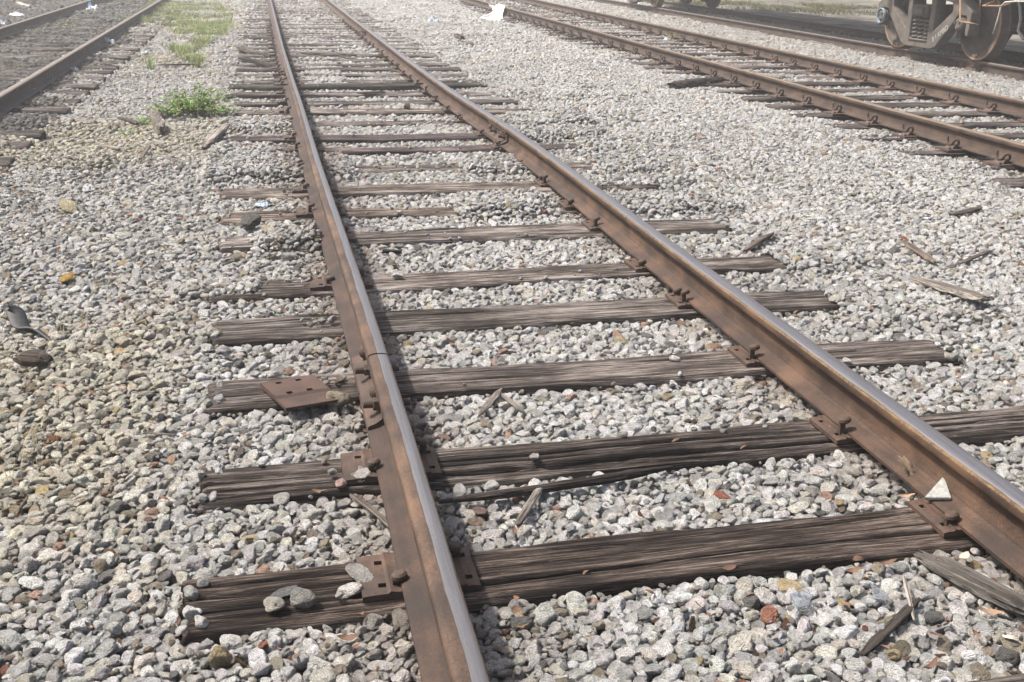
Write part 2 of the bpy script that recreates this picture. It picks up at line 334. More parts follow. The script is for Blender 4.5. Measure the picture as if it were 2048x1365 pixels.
# ------------------------------------------------------------------ ties
def tie_mesh(seed, L, W, Hh=.17, nx=None, nt=46, rough=1.0, split=0):
    nx = nx or int(L / .012); r = np.random.default_rng(seed)
    x = np.linspace(-L / 2, L / 2, nx)
    # perimeter parameter: left side bottom -> top -> right side bottom
    s = np.concatenate([np.linspace(-Hh, 0, 9)[:-1] , np.linspace(0, W, nt), W + np.linspace(0, Hh, 9)[1:]])
    X, S = np.meshgrid(x, s, indexing='ij')
    Yc = np.clip(S, 0, W) - W / 2; Zc = -np.maximum(0, -S) - np.maximum(0, S - W)
    # worn rounded edges
    e = np.minimum(np.abs(S), np.abs(S - W)); rd = .008 + .008 * (vn(X * 5, S * 3, seed) + 1) + .010 * np.maximum(0, vn(X * 2.3, S * 0 + (S > W / 2) * 7.0, seed + 1))
    rd = rd * rough; k = np.clip(1 - e / rd, 0, 1) ** 2 * rd * .35
    top = (S >= 0) & (S <= W)
    dz = np.zeros_like(X); dy = np.zeros_like(X)
    d = .0030 * vn(X * 3, S * 45, seed + 2) + .0022 * vn(X * 5, S * 130, seed + 3) + .004 * vn(X * 1.5, S * 9, seed + 4)
    d = d * rough
    ncr = r.integers(8, 13) + split * 3
    for c in range(ncr):
        t0 = r.uniform(.08, .92) * W; a = r.uniform(-.5, .5) * L; hl = r.uniform(.2, .9) * (1.6 if split else 1)
        if split == 1 and c < 5: a = -L / 2; t0 = (.12 + .17 * c) * W; hl = .75
        path = t0 + .007 * vn(X * 1.6, X * 0 + c, seed + 20) + .002 * vn(X * 9, X * 0 + c, seed + 21)
        wd = r.uniform(.0016, .0038) * (2.4 if split and c < 5 else 1); dep = r.uniform(.006, .02) * (2.4 if split and c < 5 else 1)
        if split and c >= 5 and c < 7 or (split == 2 and c == 0): wd = .004; dep = .03; hl = L
        env = np.clip(1 - np.abs((X - a) / hl), 0, 1) ** .6
        d -= dep * env * np.exp(-((S - path) / wd) ** 2) * rough
    dz += np.where(top, d - k, -k * .3); sgn = np.where(S < W / 2, 1, -1)
    dy += np.where(top, 0, sgn * (np.abs(d) * .8 + .004 * vn(X * 6, S * 30, seed + 5))); dy += sgn * k * .6
    # ends eroded
    ex = L / 2 - np.abs(X); er = np.clip(1 - ex / .03, 0, 1) ** 2
    dz -= np.where(top, er * (.006 + .006 * vn(S * 60, X * 0, seed + 6)), 0)
    Xo = X + np.sign(X) * np.where(ex < .02, .009 * vn(S * 60, X * 0 + np.sign(X), seed + 7), 0)
    sag = .006 * vn(X * .9, X * 0, seed + 8)
    V = np.stack([Xo, Yc + dy + .006 * vn(X * 1.1, X * 0, seed + 9), Zc + dz + sag - .002], -1).reshape(-1, 3)
    m = len(s); i, j = np.meshgrid(np.arange(nx - 1), np.arange(m - 1), indexing='ij'); i = i.ravel(); j = j.ravel()
    Fq = np.stack([i * m + j, (i + 1) * m + j, (i + 1) * m + j + 1, i * m + j + 1], -1).tolist()
    # end caps as strips from the rim to the bottom centre line
    nv = len(V); Vx = V.tolist()
    for e_, base in ((0, 0), (1, (nx - 1) * m)):
        cidx = []
        for jj in range(m):
            p = V[base + jj]; Vx.append([p[0] + (0.002 if e_ == 0 else -0.002), p[1] * .92, -Hh * .5 + (p[2] + Hh * .5) * .85]); cidx.append(len(Vx) - 1)
        Vx.append([V[base][0] + (.004 if e_ == 0 else -.004), 0, -Hh * .5]); cc = len(Vx) - 1
        for jj in range(m - 1):
            q = (base + jj, base + jj + 1, cidx[jj + 1], cidx[jj]); tr = (cidx[jj], cidx[jj + 1], cc)
            Fq.append(q[::-1] if e_ else q); Fq.append(tr[::-1] if e_ else tr)
    return mesh_np('tie_beam', Vx, Fq, True)

def plate_mesh():                                       # plate with four square spike holes, x across the rail, y along it
    xs = [-.160, -.120, -.101, -.094, -.078, .078, .086, .0875, .104, .118]; xs = sorted(xs)
    ys = [-.09, -.060, -.042, .042, .060, .09]; holes = {(1, 1), (1, 3), (7, 1), (7, 3)}
    bm = bmesh.new(); g = {}
    def v(i, j, z):
        k = (i, j, z)
        if k not in g:
            lift = .006 if (z and i in (3, 6)) else (.003 if z and i in (4, 5) else 0)
            if z and i in (2, 7): lift = .006 if i == 2 and False else 0
            g[k] = bm.verts.new((xs[i], ys[j], (.0155 if z else 0) + lift - (.003 if z and i in (0, 9) else 0)))
        return g[k]
    for i in range(9):
        for j in range(5):
            if (i, j) in holes: continue
            bm.faces.new((v(i, j, 1), v(i + 1, j, 1), v(i + 1, j + 1, 1), v(i, j + 1, 1)))
            bm.faces.new((v(i, j + 1, 0), v(i + 1, j + 1, 0), v(i + 1, j, 0), v(i, j, 0)))
            for di, dj, a, b in ((-1, 0, (i, j), (i, j + 1)), (1, 0, (i + 1, j + 1), (i + 1, j)), (0, -1, (i + 1, j), (i, j)), (0, 1, (i, j + 1), (i + 1, j + 1))):
                q = (i + di, j + dj)
                if q in holes or not (0 <= q[0] < 9 and 0 <= q[1] < 5):
                    bm.faces.new((v(*a, 0), v(*a, 1), v(*b, 1), v(*b, 0)))
    return bm_mesh('tie_plate', bm)
PLATE = plate_mesh(); PLATE.materials.append(RUSTO)
def spike_mesh():
    bm = bmesh.new(); bx(bm, -.0085, .0085, -.0085, .0085, -.02, .052)
    # oval hooked head reaching toward +x
    rings = []
    for z, s in ((.046, .75), (.052, 1.0), (.060, .92), (.065, .55)):
        rings.append([bm.verts.new((.008 + math.cos(a) * .0205 * s, math.sin(a) * .0165 * s, z + .10 * math.cos(a) * .02)) for a in [2 * math.pi * k / 14 for k in range(14)]])
    for A, B in zip(rings, rings[1:]):
        for k in range(14): bm.faces.new((A[k], A[(k + 1) % 14], B[(k + 1) % 14], B[k]))
    bm.faces.new(rings[0][::-1]); bm.faces.new(rings[-1]); return bm_mesh('spike', bm, False)
SPIKE = spike_mesh(); SPIKE.materials.append(RUSTD)
def clip_mesh():                                        # elastic e-clip: y along the rail, x>0 toward the rail
    bm = bmesh.new()
    P = [(-.010, .058, .070), (-.010, .054, .045), (-.010, .044, .022), (-.008, .022, .010), (-.006, -.006, .020), (-.006, -.030, .046), (-.002, -.050, .062), (.010, -.062, .052), (.020, -.054, .030), (.024, -.036, .016), (.028, -.012, .010), (.032, .010, .008)]
    Q = []
    for i in range(len(P) - 1):
        p0 = Vector(P[max(i - 1, 0)]); p1 = Vector(P[i]); p2 = Vector(P[i + 1]); p3 = Vector(P[min(i + 2, len(P) - 1)])
        for k in range(4):
            t = k / 4; Q.append(.5 * ((2 * p1) + (p2 - p0) * t + (2 * p0 - 5 * p1 + 4 * p2 - p3) * t * t + (3 * p1 - p0 - 3 * p2 + p3) * t ** 3))
    Q.append(Vector(P[-1])); tube(bm, Q, .0098, 8); return bm_mesh('rail_clip', bm, True)
CLIP = clip_mesh(); CLIP.materials.append(RUSTD)
def cplate_mesh():                                      # rolled plate with a hump shoulder each side of the rail
    bm = bmesh.new(); bx(bm, -.185, .185, -.098, .098, 0, .0155, .002)
    for s in (-1, 1):
        prof = [(.074, .012), (.078, .036), (.088, .047), (.104, .043), (.118, .022), (.128, .012)]
        A = [bm.verts.new((s * a, -.05, b)) for a, b in prof]; B = [bm.verts.new((s * a, .05, b)) for a, b in prof]
        for k in range(len(prof)): bm.faces.new((A[k], A[(k + 1) % 6], B[(k + 1) % 6], B[k]))
        bm.faces.new(A); bm.faces.new(B)
        bx(bm, s * .150 - .009, s * .150 + .009, -.07, -.05, .015, .030, .003)
    return bm_mesh('clip_plate', bm)
CPLATE = cplate_mesh(); CPLATE.materials.append(RUST)

ORD = ['first', 'second', 'third', 'fourth', 'fifth', 'sixth', 'seventh', 'eighth', 'ninth', 'tenth', 'eleventh', 'twelfth', 'thirteenth', 'fourteenth', 'fifteenth', 'sixteenth', 'seventeenth', 'eighteenth', 'nineteenth']
TENS = {2: ('twentieth', 'twenty'), 3: ('thirtieth', 'thirty'), 4: ('fortieth', 'forty'), 5: ('fiftieth', 'fifty'), 6: ('sixtieth', 'sixty')}
def ordw(n):
    if n < 20: return ORD[n - 1]
    a, b = divmod(n, 10); return TENS[a][0] if b == 0 else TENS[a][1] + '-' + ORD[b - 1]

TIES = []       # (cx, cy, yaw, L, W, zt) for keeping ballast out
def make_tie(me, cx, cy, yaw, L, W, zt, col, label, group, rails, mode, n_det=2, keep=None):
    root = empty('railway_tie', (cx, cy, zt), yaw); tag(root, label, 'railway tie', group)
    b = obj('beam', me, WOOD, root); b.color = (*col, 1)
    TIES.append((cx, cy, yaw, L, W, zt))
    if n_det == 0: return root
    for k in rails:
        if k == 'L' and me.name.startswith('tie_beam') and label.startswith(('third', 'fourth tie up the main')): continue
        X = float(rx(k, cy)); lx = (X - cx) / max(.2, math.cos(yaw))
        ly = random.uniform(-.012, .012)
        p = obj('clip_plate' if mode == 'clip' else 'tie_plate', CPLATE if mode == 'clip' else PLATE, None, root, (lx, ly, .001), (0, 0, -yaw + random.uniform(-.03, .03) + (math.pi if k in ('R', 'RF', 'TF', 'LF') else 0)))
        if n_det < 2: continue
        if mode == 'clip':
            for s in (-1, 1):
                c = obj('rail_clip', CLIP, None, p, (s * .100, random.uniform(-.008, .008), .028), (0, 0, 0 if s < 0 else math.pi))
        else:
            for s, yy in ((-1, -.051), (1, .051)) + (((1, -.051),) if random.random() < .3 else ()) + (((-1, .051),) if random.random() < .25 else ()):
                up = random.choice((-.016, -.012, -.012, -.006, .006))
                obj('spike', SPIKE, None, p, (s * .0860 if False else s * .0805, yy, .0 + up), (random.uniform(-.08, .08), random.uniform(-.1, .06) * s, (0 if s < 0 else math.pi) + random.uniform(-.25, .25)))
    return root

# main track: measured ties (px left-back, left-front, right-back, right-front)
MT = [((370, 1145), (365, 1272), (1880, 1005), (1950, 1075)), ((405, 935), (398, 1005), (2048, 805), (2048, 860)), ((420, 760), (415, 815), (1860, 675), (1870, 715)),
      ((425, 640), (420, 682), (1655, 573), (1690, 605)), ((500, 563), (480, 590), (1535, 503), (1565, 530)), ((440, 473), (440, 500), (1420, 432), (1450, 457)),
      ((442, 422), (445, 440), (900, 410), (900, 427)), ((442, 376), (445, 394), (1110, 363), (1110, 379)), ((700, 327), (700, 339), (900, 326), (900, 337)),
      ((580, 295), (580, 306), (1150, 290), (1150, 299)), ((455, 273), (455, 283), (980, 267), (980, 277)), ((500, 241), (500, 248), (1000, 238), (1000, 246)), ((468, 220), (468, 227), (1060, 220), (1060, 227))]
DESC = ['dark, its left end split open by deep cracks', 'long splinter along its front edge', 'carrying the loose rusty plate', 'ragged left end beyond the stones',
        'left end half buried by stones', 'stone heap over its left half', 'pale, its right end buried', 'broad brown-grey, no stones on it', 'mostly buried, short grey stretch showing', 'dark, small stones lying on it',
        'dark and smooth beside the bolted joint', 'thin, almost wholly buried', 'grey with a round stump on it']
COLS = [(.85, .72, .63), (.98, .9, .84), (1.2, 1.12, 1.06), (1.0, .95, .9), (1.35, 1.27, 1.2), (1.4, 1.35, 1.3), (1.6, 1.42, 1.25), (1.25, 1.15, 1.05), (1.5, 1.45, 1.4), (.8, .68, .7), (.7, .58, .6), (1.5, 1.4, 1.35), (1.5, 1.4, 1.3)]
GM = 'timber ties of the main track'
idx = 0; lastY = 0
# one more tie below the frame, only its end reaches the corner
sp_tie = [tie_mesh(900 + i, 2.77, .225, rough=1.2) for i in range(4)]
make_tie(sp_tie[0], 1.12, 1.585, 0, 2.77, .225, 0, (.8, .75, .7), 'dark timber tie cut off at the bottom right corner', GM, ('L', 'R'), 'spike')
for i, (a, b, c, d) in enumerate(MT):
    A, B, Cc, D = at(*a), at(*b), at(*c), at(*d)
    yaw = math.atan2(((Cc[1] + D[1]) - (A[1] + B[1])) / 2, ((Cc[0] + D[0]) - (A[0] + B[0])) / 2)
    if i >= 6: yaw *= .5
    xl = min(A[0], B[0]) if i not in (4, 8, 9) else -.29 + .03 * math.sin(i * 3)
    xl = max(-.36, xl); L = 2.77 if i != 4 else 2.77; Wd = max(.19, min(.25, (A[1] - B[1] + Cc[1] - D[1]) / 2))
    cy_l = (A[1] + B[1]) / 2; cx = xl + L / 2 * math.cos(yaw); cy = cy_l + (cx - (A[0] + B[0]) / 2) * math.tan(yaw)
    me = tie_mesh(10 + i, L, Wd, nx=270 if i < 6 else 170, nt=110 if i < 4 else 60, rough=(1.7, 1.5, 1.1, 1.2, 1.2, 1.5, 1.0, 1.2, 1.2, .7, .5, 1, 1.4)[i], split=(1, 2)[i] if i < 2 else 0)
    zt = (0, 0, 0, 0, -.004, .0, -.004, .0, -.012, -.004, .0, -.016, 0)[i]
    make_tie(me, cx, cy, yaw, L, Wd, zt, COLS[i], ordw(i + 1) + ' tie up the main track, ' + DESC[i], GM, ('L', 'R'), 'spike'); lastY = cy
low = [tie_mesh(300 + i, 2.77, .225, nx=120, nt=22, rough=1.5) for i in range(6)]
yy = lastY; k = len(MT)
while yy < 40:
    yy += .63 + random.uniform(-.05, .05); k += 1
    xo = float((rx('L', yy) + rx('R', yy)) / 2); g = random.uniform(.75, 1.15)
    zt = random.choice((.004, .010, 0, -.006, .012)); col = (g, g * .97, g * .96); L = 2.77
    extra = ', weathered grey'
    if k == 16: zt = .03; col = (.42, .42, .36); extra = ', dark, heaved up with its right end sticking out'
    make_tie(low[k % 6], xo + .04 + random.uniform(-.05, .05), yy, random.uniform(-.01, .01) - (.022 if k == 16 else 0) * -1, L, .225, zt, col,
             ordw(k) + ' tie up the main track' + extra, GM, ('L', 'R'), 'spike', 2 if yy < 24 else 0)
# clipped track right
y0 = 11.3 * .986
CT0 = 4.60
for k in range(56):
    y = 3.95 + .648 * k
    if y > 42: break
    xo = float((rx('RN', y) + rx('RF', y)) / 2); g = random.uniform(.6, 1.05); zt = random.choice((0, .004, -.004, .007))
    make_tie(low[(k * 5 + 2) % 6], xo + random.uniform(-.06, .06), y + random.uniform(-.02, .02), random.uniform(-.012, .012), 2.74, .235, zt, (g, g * .93, g * .9),
             ordw(k + 1) + ' tie up the clipped track right of the main track, dark brown, with spring clips', 'timber ties of the clipped track', ('RN', 'RF'), 'clip', 2 if y < 27 else 1)
for k in range(46):
    y = 8.6 + .65 * k
    xo = float((rx('TN', y) + rx('TF', y)) / 2); g = random.uniform(.5, .8)
    if y > 34: break
    make_tie(low[(k * 3 + 1) % 6], xo, y + random.uniform(-.03, .03), 0, 2.6, .225, random.uniform(-.02, 0), (g, g * .93, g * .88),
             ordw(k + 1) + ' tie of the track under the freight car, sunk in stones', 'timber ties under the freight car', ('TN',), 'spike', 1 if y < 26 else 0)
for k in range(46):
    y = 8.2 + .65 * k
    if y > 38: break
    xo = float((rx('LN', y) + rx('LF', y)) / 2); g = random.uniform(.6, .95)
    make_tie(low[(k * 3 + 4) % 6], xo, y + random.uniform(-.04, .04), random.uniform(-.01, .01), 2.77, .225, random.uniform(-.004, .010), (g, g * .95, g * .92),
             ordw(k + 1) + ' tie up the overgrown siding at top left, dark and half buried', 'timber ties of the overgrown siding', ('LN', 'LF'), 'spike', 1 if y < 20 else 0)

# ------------------------------------------------------------------ ground relief
MOUNDS = [  # (x0,x1,y0,y1,dz): stones heaped over ties
    (-.45, -.10, 4.75, 4.98, .035), (-.08, .22, 5.45, 5.85, .085), (1.05, 1.60, 6.1, 6.6, .07), (1.86, 2.7, 6.05, 6.4, .05), (1.9, 2.7, 6.8, 7.1, .048), (-.45, .5, 7.35, 8.0, .07), (1.3, 1.75, 7.4, 7.9, .06), (2.25, 2.7, 7.3, 7.9, .05),
    (-.45, .02, 8.1, 8.6, .06), (2.35, 2.7, 8.1, 8.6, .06), (1.85, 2.7, 8.75, 9.2, .06), (-.45, .3, 9.4, 10.0, .05), (2.1, 2.8, 9.4, 10.1, .06), (2.38, 3.0, 3.9, 4.4, .035), (2.42, 2.9, 4.8, 5.1, .03), (1.0, 1.55, 8.25, 8.6, .0),
    (1.84, 2.7, 8.1, 8.3, .02)]
def lift(x, y):
    z = np.zeros_like(x)
    for a, b, c, d, h in MOUNDS:
        z = np.maximum(z, h * sstep(a - .08, a + .05, x) * (1 - sstep(b - .05, b + .08, x)) * sstep(c - .08, c + .06, y) * (1 - sstep(d - .06, d + .08, y)))
    far = sstep(9.5, 12, y)
    z += far * .022 * sstep(.15, .55, vn(x * 1.6, y * 1.1, 55)) * (x < 8)
    out = np.maximum(sstep(2.25, 2.7, x) * (1 - sstep(3.6, 4.2, x)), 1 - sstep(-.5, -.15, x)) * sstep(6, 9, y)
    z += .03 * out * (vn(x * 2, y * 2.2, 56) + .6)
    return z
def gz(x, y):
    x = np.asarray(x, float); y = np.asarray(y, float)
    z = -.033 + 0 * x
    L = x < -.28
    z = np.where(L, -.033 - .035 * sstep(-.3, -1.2, x) + .036 * sstep(-1.7, -2.3, x), z)
    z = z + .022 * sstep(2.5, 3.2, x) - .008 * sstep(4.2, 4.7, x)
    z = z - .017 * sstep(4.85, 5.25, x) * (1 - sstep(7.6, 7.9, x))
    z = z + .035 * sstep(7.5, 8.0, x)
    z = z - .035 * sstep(11.0, 11.6, x)
    amp = .5 + .9 * np.maximum(sstep(-.3, -.8, x), sstep(2.6, 3.2, x))
    z = z + amp * (.012 * vn(x * 1.4, y * 1.4, 50) + .007 * vn(x * 4, y * 4, 51))
    return z + lift(x, y)

# ------------------------------------------------------------------ ground sheet
def axis(a, b, step, far): 
    c = np.arange(a, b + step / 2, step); o = np.array([2, 6, 15, 40, 100, 300, 900, 2500.0]) * 1.0
    return np.concatenate([(a - o)[::-1], c, b + o])
gx = axis(-9, 16, .12, 0); gy = axis(-1, 42, .12, 0)
GX, GY = np.meshgrid(gx, gy, indexing='ij'); inside = (sstep(-10, -8.8, GX) * (1 - sstep(15.8, 17, GX)) * sstep(-2, -.9, GY) * (1 - sstep(41.8, 43, GY)))
GZ = (gz(GX, GY) - .035) * inside - .06 * (1 - inside) + .02 * sstep(11.4, 12.2, GX) * (1 - sstep(15, 16, GX)) * vn(GX * 1.5, GY * 1.5, 77)
GZ = GZ + .045 * sstep(11.3, 12.0, GX) * inside
n_, m_ = GX.shape; ii, jj = np.meshgrid(np.arange(n_ - 1), np.arange(m_ - 1), indexing='ij'); ii = ii.ravel(); jj = jj.ravel()
gm = mesh_np('ground', np.stack([GX, GY, GZ], -1).reshape(-1, 3).tolist(), np.stack([ii * m_ + jj, (ii + 1) * m_ + jj, (ii + 1) * m_ + jj + 1, ii * m_ + jj + 1], -1).tolist())
m, t, b = mat('ground_dirt'); p = nd(t, 'ShaderNodeTexCoord').outputs['Object']; sx = nd(t, 'ShaderNodeSeparateXYZ', {0: p}).outputs
n1 = tex(t, 1.2, p, 6, .65); n2 = tex(t, 26, p, 5, .7); n3 = tex(t, .35, p, 4, .6)
c1 = ramp(t, n1, [(.35, (.12, .095, .07)), (.6, (.24, .20, .155))])
c2 = ramp(t, tex(t, .8, p, 8, .75), [(.36, (.045, .04, .028)), (.47, (.10, .09, .072)), (.55, (.15, .14, .118)), (.66, (.22, .205, .17))])       # dirt lot
wob = math_(t, 'MULTIPLY', math_(t, 'SUBTRACT', n1, .5), 3.0); xw = math_(t, 'ADD', sx[0], wob)
lot = ramp(t, math_(t, 'MULTIPLY_ADD', math_(t, 'SUBTRACT', xw, 12.0), 1.0, .5), [(0, g3(0)), (1, g3(1))])
c = mix(t, lot, c1, c2)
pv = ramp(t, math_(t, 'MULTIPLY_ADD', math_(t, 'SUBTRACT', xw, 22.0), 1.0, .5), [(0, g3(0)), (1, g3(1))])
c = mix(t, pv, c, (.24, .225, .20))
c = mix(t, 1.0, c, ramp(t, n2, [(.3, g3(.7)), (.7, g3(1.25))]), 'MULTIPLY')
setc(t, b, c, .95, 0, .15); bump(t, b, math_(t, 'ADD', n2, n1), .03, .8)
g = obj('ground', gm, m); tag(g, kind='structure')

# ------------------------------------------------------------------ ballast stones
def stone_mesh(i, sub):
    r = np.random.default_rng(100 + i); bm = bmesh.new(); bmesh.ops.create_icosphere(bm, subdivisions=sub, radius=1)
    V = np.array([v.co[:] for v in bm.verts]); N = V / np.linalg.norm(V, axis=1, keepdims=True)
    K = r.integers(9, 16); pn = r.normal(size=(K, 3)); pn /= np.linalg.norm(pn, axis=1, keepdims=True); dd = r.uniform(.66, .98, K)
    c = N @ pn.T; q = np.where(c > .05, dd / np.maximum(c, .05), 9.0); kk = 15.0
    rad = -np.log(np.exp(-kk * q).sum(1) + math.exp(-kk * 1.12)) / kk
    o = r.uniform(0, 50, 3); out = []
    for nrm, rr in zip(N, rad):
        p = Vector(nrm * 1.6 + o); d = .09 * mnoise.noise(p) 
        if sub > 2: d += .055 * mnoise.noise(p * 2.3) + .034 * mnoise.noise(p * 5.1)
        if sub > 3:
            w_ = mnoise.noise(p * 3.7 + Vector((9, 9, 9)))
            if w_ > .25: d -= (w_ - .25) * .22
            d += .022 * mnoise.noise(p * 11)
        out.append(nrm * (rr + d))
    V = np.array(out) * np.array([1.12, r.uniform(.78, 1.0), r.uniform(.62, .88)])
    for v, p in zip(bm.verts, V): v.co = p
    return bm_mesh('stone_shape', bm, True)
NS, NF, NC = 22, 12, 4
stones = bpy.data.collections.new('stone_shapes')
protos = []
for i in range(NS): protos.append(stone_mesh(i, 4))
for i in range(NF): protos.append(stone_mesh(40 + i, 2))
for i in range(NC):                                     # flat chips of bark and wood
    bm = bmesh.new(); r = np.random.default_rng(i); n = 7; a = [bm.verts.new((math.cos(2 * math.pi * k / n) * 1.5 * r.uniform(.7, 1.1), math.sin(2 * math.pi * k / n) * .5 * r.uniform(.6, 1.1), .1 * r.normal())) for k in range(n)]
    f = bm.faces.new(a); e = bmesh.ops.extrude_face_region(bm, geom=[f]); [setattr(v, 'co', v.co + Vector((0, 0, .16))) for v in e['geom'] if isinstance(v, bmesh.types.BMVert)]
    protos.append(bm_mesh('chip_shape', bm))
for i, me in enumerate(protos):
    me.materials.append(STONE); stones.objects.link(bpy.data.objects.new('s%03d' % i, me))

def pack(L, radii, seed, tries=26, k=.86):              # periodic packing of discs
    r = np.random.default_rng(seed); cell = .05; nc = int(L / cell); cell = L / nc; grid = {}; out = []
    for q in sorted(radii, reverse=True):
        for _ in range(tries):
            x, y = r.random() * L, r.random() * L; ci, cj = int(x / cell), int(y / cell); ok = True
            for di in (-1, 0, 1):
                for dj in (-1, 0, 1):
                    for (u, v_, s_) in grid.get(((ci + di) % nc, (cj + dj) % nc), ()):
                        dx = abs(x - u); dx = min(dx, L - dx); dy = abs(y - v_); dy = min(dy, L - dy)
                        if dx * dx + dy * dy < ((q + s_) * k) ** 2: ok = False; break
                    if not ok: break
                if not ok: break
            if ok: grid.setdefault((ci, cj), []).append((x, y, q)); out.append((x, y, q)); break
    return np.array(out)
TL = 2.0
def radii(n, med, lo, hi, s=.36): return np.clip(np.random.default_rng(n).lognormal(math.log(med), s, n), lo, hi)
tA = pack(TL, radii(3400, .0195, .010, .042), 1)
tB = pack(TL, radii(2600, .0195, .012, .030), 2, 20)
tC = pack(TL, radii(3500, .011, .007, .016), 3, 12, .9)
def spread(tile, x0, x1, y0, y1, s=1.0):
    T = TL * s; P = []
    for i in range(int(math.floor(x0 / T)), int(math.ceil(x1 / T))):
        for j in range(int(math.floor(y0 / T)), int(math.ceil(y1 / T))):
            q = tile.copy() * s
            if (i + j) % 2: q[:, [0, 1]] = q[:, [1, 0]]
            q[:, 0] += i * T; q[:, 1] += j * T; P.append(q)
    P = np.concatenate(P); return P[(P[:, 0] >= x0) & (P[:, 0] < x1) & (P[:, 1] >= y0) & (P[:, 1] < y1)]
def inview(P, marg=.7):
    d = (P[:, :2] - 0); X, Y = d[:, 0], d[:, 1]; return (X > -.215 * Y - .55 - marg) & (X < .80 * Y + .35 + marg)
pts = []    # x,y,z,r,layer
for (ya, yb, s, layers) in ((.7, 9, .64, 'ABC'), (9, 15, .70, 'AB'), (15, 23, .9, 'AB'), (23, 41, 1.2, 'A')):
    for ly in layers:
        tile, dz = {'A': (tA, 0), 'B': (tB, -.018), 'C': (tC, -.012)}[ly]
        P = spread(tile, -9.5, 12.2, ya, yb, s); P = P[inview(P)]
        z = gz(P[:, 0], P[:, 1]) + dz * s + rng.normal(0, .0045, len(P))
        if ly == 'C': z = z + rng.choice([0, 0, 0, .016], len(P))
        pts.append(np.column_stack([P[:, 0], P[:, 1], z, P[:, 2], np.full(len(P), 'ABC'.index(ly))]))
P = np.concatenate(pts); X, Y, Z, Rr, Ly = P.T
keep = np.ones(len(P), bool)
for cx, cy, yaw, L, W, zt in TIES:
    sel = np.where(np.abs(Y - cy) < .35)[0]
    sel = sel[np.abs(X[sel] - cx) < L / 2 + .1]
    dx = X[sel] - cx; dy = Y[sel] - cy; u = dx * math.cos(yaw) + dy * math.sin(yaw); v = -dx * math.sin(yaw) + dy * math.cos(yaw)
    r_ = Rr[sel]; ins = (np.abs(u) < L / 2 + r_ * .45) & (np.abs(v) < W / 2 + r_ * .45)
    bury = Z[sel] > zt - .012
    on = ins & bury & (np.abs(v) < W / 2) & (np.abs(u) < L / 2)
    Z[sel[on]] = np.maximum(Z[sel[on]], zt + r_[on] * .45)
    keep[sel[ins & ~bury]] = False
for k_ in RAILS:
    d = np.abs(X - rx(k_, Y)); top = Z + .7 * Rr
    bur = k_ in ('TN', 'TF', 'LN', 'LF')
    keep &= ~((d < .0675 + .5 * Rr) & (top > .016)) if not bur else ~((d < .015 + .85 * Rr) & (top > .03))
# the dirt lot beyond the last track keeps only scattered stones; bare dirt shows at the left shoulder
dens = 1 - sstep(11.0, 11.8, X + .3 * vn(X * 2, Y * 2, 61)) * .93
bare = np.exp(-(((X + .93) / .16) ** 2 + ((Y - 3.22) / .09) ** 2)) + np.exp(-(((X + 1.18) / .25) ** 2 + ((Y - 8.1) / .3) ** 2)) * .8
dens = dens * (1 - np.clip(bare * 1.3, 0, .97)) * (1 - .5 * (Ly == 0) * sstep(-4.8, -5.6, X))
grass_b = sstep(.1, .35, vn(X * .9 + 3, Y * .5, 62))
keep &= rng.random(len(P)) < dens
# a few loose stones resting on tie tops
extra = []
for cx, cy, yaw, L, W, zt in TIES:
    if cy > 14 or cx > 7: continue
    for _ in range(rng.poisson(3 if cy > 5 else .5)):
        u = rng.uniform(-.45, .45) * L; v = rng.uniform(-.42, .42) * W; x = cx + u * math.cos(yaw); y = cy + v
        if min(abs(x - float(rx(k_, y))) for k_ in ('L', 'R', 'RN', 'RF')) < .2: continue
        r_ = rng.uniform(.010, .019); extra.append((x, y, zt + r_ * .55, r_, 0))
for cx, cy, yaw, L, W, zt in TIES:
    if cy > 13 or abs(cx - 1.1) > .4: continue
    for _ in range(rng.poisson(9)):
        x = float(rx('L', cy)) - rng.uniform(.10, .26); y = cy + rng.uniform(-.6, .6) * W; r_ = rng.uniform(.006, .015)
        if cy < 2.6 and rng.random() < .7: continue
        extra.append((x, y, zt + .012 + r_ * .4 * (abs(y - cy) < W / 2), r_, 1))
    for _ in range(rng.poisson(7 if cy > 5 else 3)):
        x = cx + rng.uniform(-.5, .5) * L; r_ = rng.uniform(.007, .013); y = cy + rng.choice((-1, 1)) * (W / 2 - rng.uniform(0, .02)) + (x - cx) * math.tan(yaw)
        if min(abs(x - float(rx(k_, y))) for k_ in ('L', 'R')) > .11: extra.append((x, y, zt + r_ * .3, r_, 0))
    for sx_ in (-1, 1):
        for _ in range(rng.poisson(5)):
            r_ = rng.uniform(.009, .018); extra.append((cx + sx_ * (L / 2 - rng.uniform(-.01, .05)), cy + rng.uniform(-.5, .5) * W, zt - .004 + r_ * .3, r_, 0))
P = np.concatenate([np.column_stack([X, Y, Z, Rr, Ly])[keep], np.array(extra)]); X, Y, Z, Rr, Ly = P.T; N = len(P)
print('stones', N)
ids = np.where(Y < 8.5, rng.integers(0, NS, N), NS + rng.integers(0, NF, N))
chip = rng.random(N) < np.where(Ly == 2, .05, .012) + .16 * np.exp(-((X - rx('L', Y)) / .16) ** 2) * (Ly == 2); ids = np.where(chip, NS + NF + rng.integers(0, NC, N), ids)
scl = Rr[:, None] * 1.06 * (1 + rng.normal(0, .07, (N, 3)))
scl = np.where(chip[:, None], Rr[:, None] * .9, scl); Z = np.where(chip & (Ly != 0), Z + .008, Z)
rot = np.column_stack([rng.normal(0, .38, N), rng.normal(0, .38, N), rng.uniform(0, 6.283, N)])
pal = np.array([(.72, .71, .69), (.55, .545, .53), (.71, .675, .60), (.56, .45, .28), (.86, .85, .82), (.22, .215, .205), (.52, .35, .27), (.38, .33, .26), (.38, .18, .12)])
